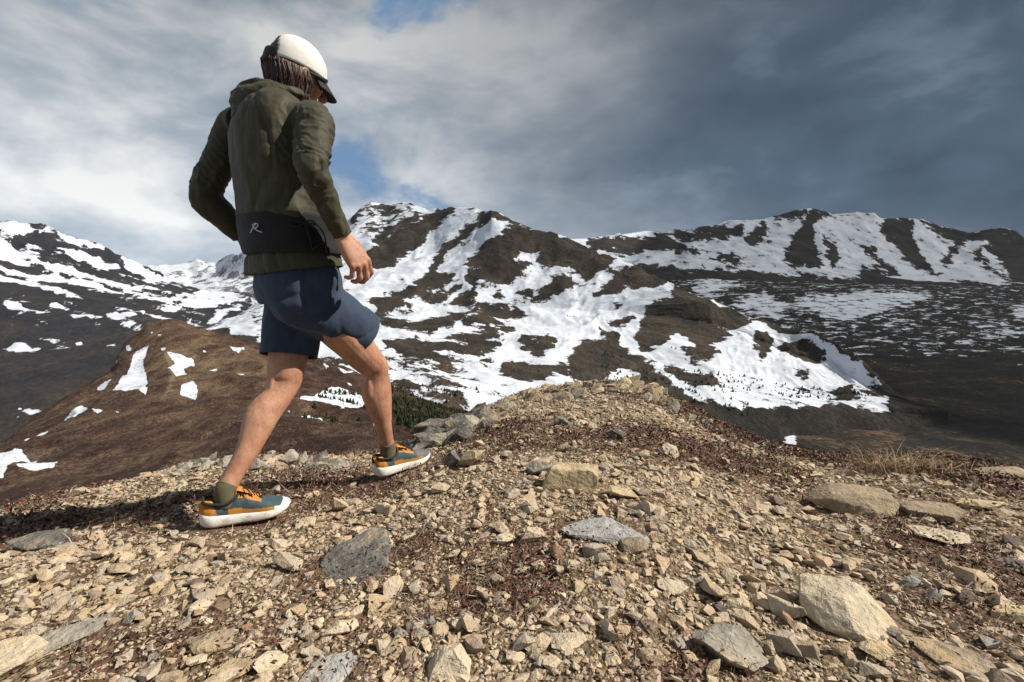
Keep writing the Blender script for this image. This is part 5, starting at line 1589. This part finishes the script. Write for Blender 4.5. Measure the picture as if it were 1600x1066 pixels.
# the letter-like mark: upright stroke, open bowl, kicked leg
def strokes(name, lines, r, mat):
    bd = Build()
    for l in lines:
        bd.tube([bp(x, y, 0.0095) for x, y in l], [r] * len(l), UP, n=len(l) * 4, k=6)
    me = bd.mesh(name)
    part(name, me, mat, None)
strokes('belt_mark', [[(393.5, 364), (397, 357), (402, 349.5)], [(396, 352.5), (401, 349.3), (405, 351), (403, 355.5), (398.5, 357.2)], [(399.5, 357), (404, 360.5), (411, 363.5)]], 0.0018, m_mark)
cords = [[(447, 348), (455, 345), (466, 347), (474, 349), (480, 346), (488, 346), (492, 350), (485, 354), (476, 350)], [(474, 349), (466, 354), (456, 353), (447, 348)],
         [(476, 350), (480, 362), (484, 376), (487, 391)], [(477, 350), (490, 350), (500, 358), (506, 370), (508, 384), (508, 398)], [(487, 391), (497, 383), (507, 380)]]
bd = Build()
for l in cords:
    bd.tube([bp(x, y, 0.0095) for x, y in l], [0.0026] * len(l), UP, n=len(l) * 4, k=6)
part('drawcord', bd.mesh('drawcord'), m_cord)

# ---- shorts
sh = Build()
sh.tube([HEM + UP * 0.03, PEL + UP * 0.01, PEL - UP * 0.06], [(0.184, 0.146), (0.192, 0.156), (0.176, 0.145)], RGT, k=32, power=2.4)
HR = A3(566, 526, YR - 0.12); HL = A3(451, 562, YM + 0.01)
SR = [HIP_R + UP * 0.05, HIP_R - UP * 0.02, HIP_R * .45 + HR * .55, HR]
SLg = [HIP_L + UP * 0.05, HIP_L - UP * 0.03, HIP_L * .45 + HL * .55, HL]
sh.tube(SR, [(0.096, 0.118), (0.102, 0.118), (0.100, 0.106), (0.100, 0.106)], RGT, k=28)
sh.tube(SLg, [(0.095, 0.122), (0.103, 0.125), (0.100, 0.112), (0.098, 0.106)], RGT, k=28)
me = fuse(sh, 'shorts', 0.0058, 5)
co, no = get_co(me), get_no(me)
n1 = fbm(co @ RGT * 9, co[:, 2] * 7, co @ FWD * 9, seed=50, octaves=3)
n2 = fbm(co @ RGT * 24, co[:, 2] * 6, co @ FWD * 24, seed=51, octaves=2)
crease = np.sin((co @ RGT) * 60 + co[:, 2] * 45 + n1 * 4) * np.exp(-((co[:, 2] - (HIP_R[2] - 0.06)) / 0.08) ** 2)
cr2 = (1 - np.abs(fbm(co @ RGT * 7 + co[:, 2] * 5, co[:, 2] * 4, co @ FWD * 7, seed=52, octaves=2, gain=0.35))) ** 6
set_co(me, co + no * (0.008 * n1 + 0.004 * n2 + 0.003 * crease - 0.006 * cr2)[:, None])
dr = (HR - HIP_R) / ln(HR, HIP_R); dl = (HL - HIP_L) / ln(HL, HIP_L)
near = lambda A_, B_: (lambda c: seg_param(c, A_[1:])[1][0] < seg_param(c, B_[1:])[1][0])
cut_open(me, [(HR - dr * 0.014, dr, 0.22, near(SR, SLg)), (HL - dl * 0.014, dl, 0.22, near(SLg, SR))])
m_sh = cloth_mat('navy_shorts', (0.026, 0.041, 0.069), (0.033, 0.050, 0.082), 0.8, 1400, 0.08)
shorts = part('shorts', me, m_sh)
shorts.modifiers.new('t', 'SOLIDIFY').thickness = 0.004
shorts['label'] = 'navy running shorts'

# ---- socks
m_sock = cloth_mat('olive_sock', (0.085, 0.075, 0.040), (0.105, 0.092, 0.052), 0.9, 700, 0.1)
for A_, K_ in ((AN_R, KN_R), (AN_L, KN_L)):
    bd = Build()
    dk = (K_ - A_) / ln(K_, A_)
    bd.tube([A_ - UP * 0.055, A_ - UP * 0.02, A_ + dk * 0.006, A_ + dk * 0.020, A_ + dk * 0.025], [0.033, 0.0345, 0.0345, 0.0352, 0.0345], RGT, k=28, n=18)
    me = bd.mesh('sock')
    me.polygons.foreach_set('use_smooth', np.ones(len(me.polygons), bool))
    part('sock', me, m_sock)

# ---- shoes
def plain(name, col, rough=0.6, bmp=0.0, sc=300):
    m, t = new_mat(name)
    pos = t.n('ShaderNodeNewGeometry').outputs['Position']
    n = t.noise(pos, 30, 5, 0.65)
    v = t.lin(n, 0.3, 0.7, 0.82, 1.12)
    c = t.mix(1.0, (*col, 1), t.n('ShaderNodeCombineXYZ', ins={0: v, 1: v, 2: v}).outputs[0], 'MULTIPLY')
    finish(t, c, rough, bump(t, t.noise(pos, sc, 3, 0.6), 0.4, 0.0015) if bmp else None, spec=0.3)
    return m
m_white, t = new_mat('foam_white')
pos = t.n('ShaderNodeNewGeometry').outputs['Position']
dirt = t.smooth(t.math('ADD', t.math('MULTIPLY', t.noise(pos, 24, 7, 0.7), 0.7), t.math('MULTIPLY', t.noise(pos, 130, 4, 0.7), 0.3)), 0.47, 0.66)
finish(t, t.mix(t.math('MULTIPLY', dirt, 0.7), (0.72, 0.70, 0.66), (0.33, 0.27, 0.19)), 0.65, bump(t, t.noise(pos, 300, 3, 0.6), 0.3, 0.001))
m_orange = plain('shoe_orange', (0.46, 0.185, 0.025), 0.6, 1)
m_teal = plain('shoe_teal', (0.040, 0.070, 0.085), 0.7, 1)
m_grey = plain('shoe_grey', (0.12, 0.12, 0.125), 0.75, 1)
m_blk = plain('shoe_black', (0.018, 0.018, 0.020), 0.7, 1)
m_rub = plain('outsole_orange', (0.45, 0.14, 0.05), 0.7)

def shoe(heel, toe_dir, up, right, toe_mat, length=0.280):
    """local frame: s along the foot 0 heel .. 1 toe, lateral offset, height"""
    def W_(s, l, z): return np.asarray(heel) + toe_dir * (s * length) + right * l + up * z
    S_ = np.linspace(0, 1, 34)
    half = np.interp(S_, [0, .04, .12, .28, .45, .62, .74, .86, .94, .985, 1], [.019, .031, .038, .036, .037, .046, .049, .043, .032, .020, .007])
    mid = np.interp(S_, [0, .3, .6, 1], [0, -.001, -.003, .004])
    ztop = np.interp(S_, [0, .1, .35, .6, .85, 1], [.066, .058, .048, .043, .041, .046])
    zbot = np.interp(S_, [0, .05, .15, .6, .8, .92, 1], [.018, .008, .002, .000, .007, .021, .036])
    root = bpy.data.objects.new('shoe', None)
    COL.objects.link(root)
    root.parent = person
    root.matrix_parent_inverse = Matrix.Translation(-ORI)
    k = 26
    a = np.linspace(0, 2 * math.pi, k, endpoint=False)
    def sq(v_, e_): return np.sign(v_) * np.abs(v_) ** e_
    rings = []
    for i, s in enumerate(S_):
        zc, zr = (ztop[i] + zbot[i]) / 2, (ztop[i] - zbot[i]) / 2
        fl = 1 + 0.07 * np.clip(-np.sin(a), 0, 1)
        rings.append(np.array([W_(s, mid[i] + half[i] * 1.10 * sq(math.cos(q), 0.62) * fw - 0.0, zc + zr * sq(math.sin(q), 0.55)) for q, fw in zip(a, fl)]))
    bd = Build(); bd.rings(rings)
    me = bd.mesh('midsole'); me.polygons.foreach_set('use_smooth', np.ones(len(me.polygons), bool))
    ms = part('midsole', me, m_white, root)
    # groove line along the side wall
    # outsole lugs
    bd = Build()
    for i in range(2, 31, 2):
        for side in (-0.55, 0.0, 0.55):
            c0 = W_(S_[i], mid[i] + side * half[i], zbot[i] - 0.002)
            bd.tube([c0 + up * 0.004, c0 - up * 0.002], [(0.0085, 0.0065), (0.007, 0.005)], right, n=3, k=6, smooth=False)
    part('outsole', bd.mesh('outsole'), m_rub, root)
    # upper: arches over the foot, open at the collar
    Su = np.linspace(0.0, 1.0, 100)
    hu = np.interp(Su, S_, half) * 0.97
    zt = np.interp(Su, [0, .05, .12, .22, .32, .40, .48, .60, .72, .84, .93, 1], [.102, .104, .100, .088, .090, .110, .105, .087, .072, .062, .055, .048])
    z0 = np.interp(Su, S_, ztop) - 0.006
    m_ = np.interp(Su, S_, mid)
    kk = 61
    ang_ = np.linspace(0, math.pi, kk)
    vs, fs, mi = [], [], []
    for i, s in enumerate(Su):
        for q in ang_:
            cx, sx_ = math.cos(q), math.sin(q)
            narrow = 1 - 0.30 * max(0, sx_) ** 2 * (1 if s < 0.5 else 0.4)
            back = -0.004 * math.sin(q) if s < 0.08 else 0
            vs.append(W_(s, m_[i] + hu[i] * sq(cx, 0.75) * narrow, z0[i] + (zt[i] - z0[i]) * sq(sx_, 0.75)) + toe_dir * back)
    mats = [m_teal, m_orange, toe_mat, m_blk, m_white, m_grey]
    for i in range(len(Su) - 1):
        for j in range(kk - 1):
            s, h_ = Su[i], math.sin((ang_[j] + ang_[j + 1]) / 2)
            hh = h_ ** 0.75
            if 0.06 < s < 0.40 and h_ > 0.90:          # collar opening
                continue
            if s < 0.135 + 0.05 * (1 - hh) and hh < 0.93:
                m = 1                                   # heel counter
            elif s > 0.84 + 0.07 * hh:
                m = 4 if toe_mat is m_white else 5
            elif hh > 0.93 and s < 0.42:
                m = 3
            elif 0.30 < s < 0.86 and hh < 0.36 + 0.10 * math.sin(s * 9):
                m = 1 if s < 0.80 else 2
            elif 0.40 < s < 0.66 and hh > 0.78:
                m = 1
            elif s > 0.70:
                m = 2 if toe_mat is not m_white else 0
            else:
                m = 0
            fs.append((i * kk + j, (i + 1) * kk + j, (i + 1) * kk + j + 1, i * kk + j + 1)); mi.append(m)
    me = mesh_np('upper', np.array(vs), np.array(fs))
    for x in mats: me.materials.append(x)
    me.polygons.foreach_set('material_index', np.array(mi, np.int32)); me.update()
    up_o = part('upper', me, None, root)
    # white side swoosh-like overlay
    # padded collar
    loop = []
    for s, l, z in ((.035, 0, .100), (.06, .027, .099), (.16, .034, .092), (.28, .034, .088), (.37, .026, .098), (.42, .012, .110), (.43, 0, .112), (.42, -.012, .110), (.37, -.026, .098), (.28, -.034, .088), (.16, -.034, .092), (.06, -.027, .099), (.035, 0, .100)):
        loop.append(W_(s, l, z - 0.004))
    bd = Build(); bd.tube(loop, [0.0055] * len(loop), up, n=50, k=8)
    me = bd.mesh('collar'); me.polygons.foreach_set('use_smooth', np.ones(len(me.polygons), bool))
    part('collar', me, m_blk, root)
    # tongue and laces
    bd = Build()
    bd.tube([W_(.38, 0, .088), W_(.40, 0, .118), W_(.47, 0, .112), W_(.58, 0, .094)], [(0.019, 0.004), (0.021, 0.006), (0.020, 0.006), (0.016, 0.004)], right, k=12)
    part('tongue', bd.mesh('tongue'), m_orange, root)
    bd = Build()
    for q in range(5):
        s0 = 0.45 + 0.055 * q
        zz_ = np.interp(s0, Su, zt) + 0.0035
        wz = 0.021 - 0.001 * q
        sg = 1 if q % 2 else -1
        bd.tube([W_(s0, -sg * wz, zz_ - 0.011), W_(s0 + .012, -sg * wz * .4, zz_ + 0.001), W_(s0 + .03, sg * wz * .4, zz_ + 0.001), W_(s0 + .045, sg * wz, zz_ - 0.012)], [0.0022] * 4, up, k=6)
    for sg in (-1, 1):
        bd.tube([W_(.46, 0, .116), W_(.50, sg * .018, .124), W_(.54, sg * .030, .110), W_(.50, sg * .022, .104), W_(.46, 0, .114)], [0.0019] * 5, up, k=6)
        bd.tube([W_(.46, 0, .116), W_(.54, sg * .012, .116), W_(.60, sg * .024, .094)], [0.0019] * 3, up, k=6)
    part('laces', bd.mesh('laces'), m_blk, root)
    # side overlay stripe, proud of the upper
    return root

def foot_frame(A_, ground_pt, deg, pitch_deg, roll_deg=0):
    f_, r_d = yaw_dirs(deg)
    p_ = rad(pitch_deg)
    d_ = f_ * math.cos(p_) + UP * math.sin(p_)
    u_ = UP * math.cos(p_) - f_ * math.sin(p_)
    return d_, u_, r_d
dL, uL, rL = foot_frame(AN_L, GL, 62, -1)
dR_, uR, rR = foot_frame(AN_R, GR, 50, 4)
heelL = AN_L - dL * 0.076 - uL * 0.116
heelR = AN_R - dR_ * 0.074 - uR * 0.122
for nm, hl_, dd_ in (('L', heelL, dL), ('R', heelR, dR_)):
    for s in (0.0, 0.15, 0.29):
        q = hl_ + dd_ * s
        print('sole', nm, s, 'z', round(float(q[2]), 3), 'ground', round(float(ground_z(q[0], q[1])), 3), 'px', [round(float(x)) for x in to_px(q)[:2]])
shoe_l = shoe(heelL, dL, uL, rL, m_white); shoe_l['label'] = 'rear trail shoe, orange heel and white toe'
shoe_r = shoe(heelR, dR_, uR, rR, m_grey); shoe_r['label'] = 'leading trail shoe with grey toe'

# ---- hair: locks from under the cap to the collar
m_hair, t = new_mat('brown_hair')
hr_ = t.n('ShaderNodeAttribute', attribute_name='rnd').outputs['Fac']
finish(t, t.ramp(hr_, [(0.0, (0.022, 0.012, 0.009)), (0.5, (0.060, 0.030, 0.022)), (1.0, (0.115, 0.062, 0.045))]), 0.45, spec=0.4)
r_ = np.random.default_rng(12)
vs, fs, rs, off = [], [], [], 0
def lock(pts, r0, rv):
    global off
    bd = Build()
    m = len(pts)
    bd.tube(pts, [r0 * 0.9, r0, r0 * 0.95] + [r0 * 0.7] * (m - 4) + [r0 * 0.15], UP, n=9, k=6)
    v = np.concatenate(bd.v)
    for q in bd.f:
        fs.append([off + i for i in q] if len(q) == 3 else None)
        if len(q) == 4:
            fs[-1] = [off + q[0], off + q[1], off + q[2]]; fs.append([off + q[0], off + q[2], off + q[3]])
    vs.append(v); rs.append(np.full(len(v), rv)); off += len(v)
for k_ in range(1700):
    a = rad(r_.uniform(-120, 102))                     # 0 = straight back, positive towards the right ear
    lay = r_.random()
    cb, sb = math.cos(a), math.sin(a)
    top = hd(-0.010 - 0.098 * cb * (0.9 + 0.12 * lay), 0.078 * sb * (0.94 + 0.12 * lay), 0.035 - 0.02 * abs(sb))
    m1 = hd(-0.012 - 0.108 * cb * (0.86 + 0.2 * lay), 0.086 * sb * (0.92 + 0.16 * lay), 0.000)
    low = 0.190 - 0.02 * abs(sb) + r_.uniform(-0.03, 0.012)
    m2 = m1 + np.array([0, 0, -1.0]) * (0.050) + FH * 0.012 * cb
    m3 = m1 + np.array([0, 0, -1.0]) * (low * 0.62) + (NEC - m1) * np.array([1, 1, 0]) * 0.10 + r_.normal(0, 0.006, 3)
    m4 = m1 + np.array([0, 0, -1.0]) * low * 0.82 + (NEC - m1) * np.array([1, 1, 0]) * 0.08 + r_.normal(0, 0.010, 3)
    wv_ = r_.normal(0, 0.004, 3)
    m2 = m2 + wv_; m3 = m3 - wv_ * 0.8
    if k_ % 40 == 0:
        m3 = m3 + r_.normal(0, 0.014, 3); m4 = m4 + r_.normal(0, 0.025, 3)
    lock([top, m1, m2, m3, m4], r_.uniform(0.0010, 0.0024), float(np.clip(r_.normal(0.5, 0.25), 0, 1)))
me = mesh_np('hair', np.concatenate(vs), np.array(fs))
attr(me, 'rnd', np.concatenate(rs))
hair = part('hair', me, m_hair)
hair['label'] = 'straight brown hair below the cap'

# ---- cap: knitted white crown, dark strap and brim
m_cap, t = new_mat('white_mesh_cap')
tco = t.n('ShaderNodeTexCoord').outputs['Object']
wv = t.n('ShaderNodeTexWave', wave_type='BANDS', bands_direction='DIAGONAL', ins={'Scale': 80.0, 'Distortion': 0.4, 'Vector': tco}).outputs['Fac']
wv2 = t.n('ShaderNodeTexWave', wave_type='BANDS', bands_direction='X', ins={'Scale': 95.0, 'Distortion': 0.4, 'Vector': tco}).outputs['Fac']
pit = t.math('MULTIPLY', wv, wv2)
finish(t, t.mix(pit, (0.70, 0.68, 0.64), (0.52, 0.51, 0.49)), 0.9, bump(t, pit, 0.4, 0.002))
m_dark = plain('cap_dark', (0.014, 0.014, 0.020), 0.6, 1)
cap = bpy.data.objects.new('cap', None); COL.objects.link(cap); cap.parent = person; cap.matrix_parent_inverse = Matrix.Translation(-ORI)
cap['label'] = 'white mesh running cap with dark brim and strap'
def dome(a, e, o=0.0):
    """a: 0 front, 180 back; e: 0 at the band, 90 at the top"""
    ca, sa = math.cos(rad(a)), math.sin(rad(a))
    fr, sr, ur = 0.110 + o, 0.089 + o, 0.108 + o
    ex = 0.86
    ce, se = math.cos(rad(e)) ** ex, math.sin(rad(max(e, 0))) ** 0.95
    base = 0.014
    bulge = 1.0 + 0.03 * ca
    return hd(-0.010 + fr * ca * ce * bulge, sr * sa * ce, base + ur * se)
na, ne = 73, 22
AA = np.linspace(0, 360, na); EE = np.linspace(0, 90, ne)
vs = [dome(a, e) for a in AA for e in EE]
fs = []
for i in range(na - 1):
    for j in range(ne - 1):
        a, e = (AA[i] + AA[i + 1]) / 2 - 180, (EE[j] + EE[j + 1]) / 2
        if (a / 34) ** 2 + ((e - 8) / 40) ** 2 < 1 and e > 8:      # opening over the strap
            continue
        fs.append((i * ne + j, (i + 1) * ne + j, (i + 1) * ne + j + 1, i * ne + j + 1))
vs = np.array(vs)
soft = fbm(vs[:, 0] * 22, vs[:, 1] * 22, vs[:, 2] * 22, seed=90, octaves=3)
vs = vs + (vs - hd(-0.01, 0, 0.02)) * (0.030 * soft)[:, None]
me = mesh_np('crown', vs, np.array(fs))
crown = part('crown', me, m_cap, cap)
md = crown.modifiers.new('t', 'SOLIDIFY'); md.thickness = 0.0025
bd = Build()
for a_ in (48, -48, 112, -112):                          # panel seams
    bd.tube([dome(a_ * (1 - 0.25 * (e_ / 90) ** 2), e_, 0.001) for e_ in (2, 22, 42, 60, 76)], [0.0016] * 5, FH, k=6)
part('seams', bd.mesh('seams'), m_cap, cap)
# strap across the opening and edging of the opening
def sheet(fn, us, vs_, name, mat, parent, thick=0.003):
    P_ = np.array([fn(u, v) for u in us for v in vs_])
    me = mesh_np(name, P_, grid_faces(len(us), len(vs_)))
    o = part(name, me, mat, parent)
    md = o.modifiers.new('t', 'SOLIDIFY'); md.thickness = thick
    return o
sheet(lambda a, e: dome(a, e, 0.003), np.linspace(141, 226, 30), np.linspace(0, 14, 6), 'strap', m_dark, cap)
sheet(lambda a, e: dome(a, e, -0.004), np.linspace(0, 360, 73), np.linspace(0, 14, 3), 'sweatband', m_dark, cap, 0.002)
# hair showing in the opening is dark: crown of the head
sheet(lambda a, e: dome(a, e, -0.006), np.linspace(135, 225, 24), np.linspace(0, 60, 12), 'hair_under_cap', m_hair, cap, 0.002)
def brim(u, v):
    """u -1..1 across, v 0..1 outwards"""
    a = u * 68
    p0 = dome(a, 0.0)
    out = 0.072 * (1 - 0.55 * u * u)
    d_ = FH * 0.80 - UH * 0.60
    return p0 + d_ * out * v - UH * (0.018 * u * u) * v + UH * 0.002
sheet(brim, np.linspace(-1, 1, 31), np.linspace(0, 1, 9), 'brim', m_dark, cap, 0.004)

# ---- sunglasses
m_lens, t = new_mat('dark_lens'); finish(t, (0.008, 0.008, 0.010), 0.12, spec=0.6)
gl = bpy.data.objects.new('sunglasses', None); COL.objects.link(gl); gl.parent = person; gl.matrix_parent_inverse = Matrix.Translation(-ORI)
bd = Build()
for sg in (-1, 1):
    bd.tube([hd(-0.022, sg * 0.092, -0.006), hd(0.0, sg * 0.090, 0.004), hd(0.05, sg * 0.084, 0.008), hd(0.088, sg * 0.066, 0.012)], [(0.003, 0.002), (0.003, 0.002), (0.005, 0.0025), (0.007, 0.003)], UH, k=8)
part('frame', bd.mesh('frame'), m_dark, gl)
sheet(lambda u, v: hd(0.106 - 0.030 * u * u - 0.006 * v, 0.066 * u, 0.014 - v * (0.036 + 0.006 * (abs(u) > .25))), np.linspace(-1, 1, 21), np.linspace(0, 1, 6), 'lens', m_lens, gl, 0.002)
# ------------------------------------------------------------------ unseen cloud added out of frame to shade the right-hand range, and the air itself
r_ = np.random.default_rng(9)
bm = bmesh.new()
bmesh.ops.create_icosphere(bm, subdivisions=5, radius=1.0)
co = np.array([v.co[:] for v in bm.verts])
lump = 1 + 0.16 * fbm(co[:, 0] * 2.2, co[:, 1] * 2.2, co[:, 2] * 2.2, seed=4, octaves=5)
co = np.sign(co) * np.abs(co) / (np.sum(np.abs(co) ** 5, 1, keepdims=True) ** 0.2)
co = co * lump[:, None] * np.array([2900, 2900, 400])
for v, c in zip(bm.verts, co):
    v.co = c
me = bpy.data.meshes.new('shade_cloud')
bm.to_mesh(me); bm.free()
m_cl, t = new_mat('shade_cloud')
df = t.n('ShaderNodeBsdfDiffuse', ins={'Color': (0.75, 0.77, 0.80, 1)})
tp = t.n('ShaderNodeBsdfTransparent', ins={'Color': (1, 1, 1, 1)})
mx = t.n('ShaderNodeMixShader', ins={0: 0.58, 1: df.outputs[0], 2: tp.outputs[0]})
t.n('ShaderNodeOutputMaterial', ins={'Surface': mx.outputs[0]})
cl = link('shade_cloud', me, m_cl)
H = 5200.0
k = H / SUN_DIR.z
cl.location = (3880 + SUN_DIR.x * k, 2900 + SUN_DIR.y * k, H)
tag(cl, 'unseen cloud added out of frame to shade the right-hand mountains', 'cloud', None, 'stuff')

bm = bmesh.new()
bmesh.ops.create_cube(bm, size=1.0)
me = bpy.data.meshes.new('haze')
bm.to_mesh(me); bm.free()
m_hz = bpy.data.materials.new('haze')
m_hz.use_nodes = True
m_hz.node_tree.nodes.clear()
t = NT(m_hz.node_tree)
vol = t.n('ShaderNodeVolumePrincipled', ins={'Color': (0.72, 0.82, 0.95, 1), 'Density': 0.65e-5, 'Anisotropy': 0.1})
t.n('ShaderNodeOutputMaterial', ins={'Volume': vol.outputs[0]})
hz = link('haze', me, m_hz)
hz.scale = (26000, 24000, 2600)
hz.location = (0, 4000, -200)
tag(hz, 'thin blue air that veils the far peaks', 'haze', None, 'stuff')
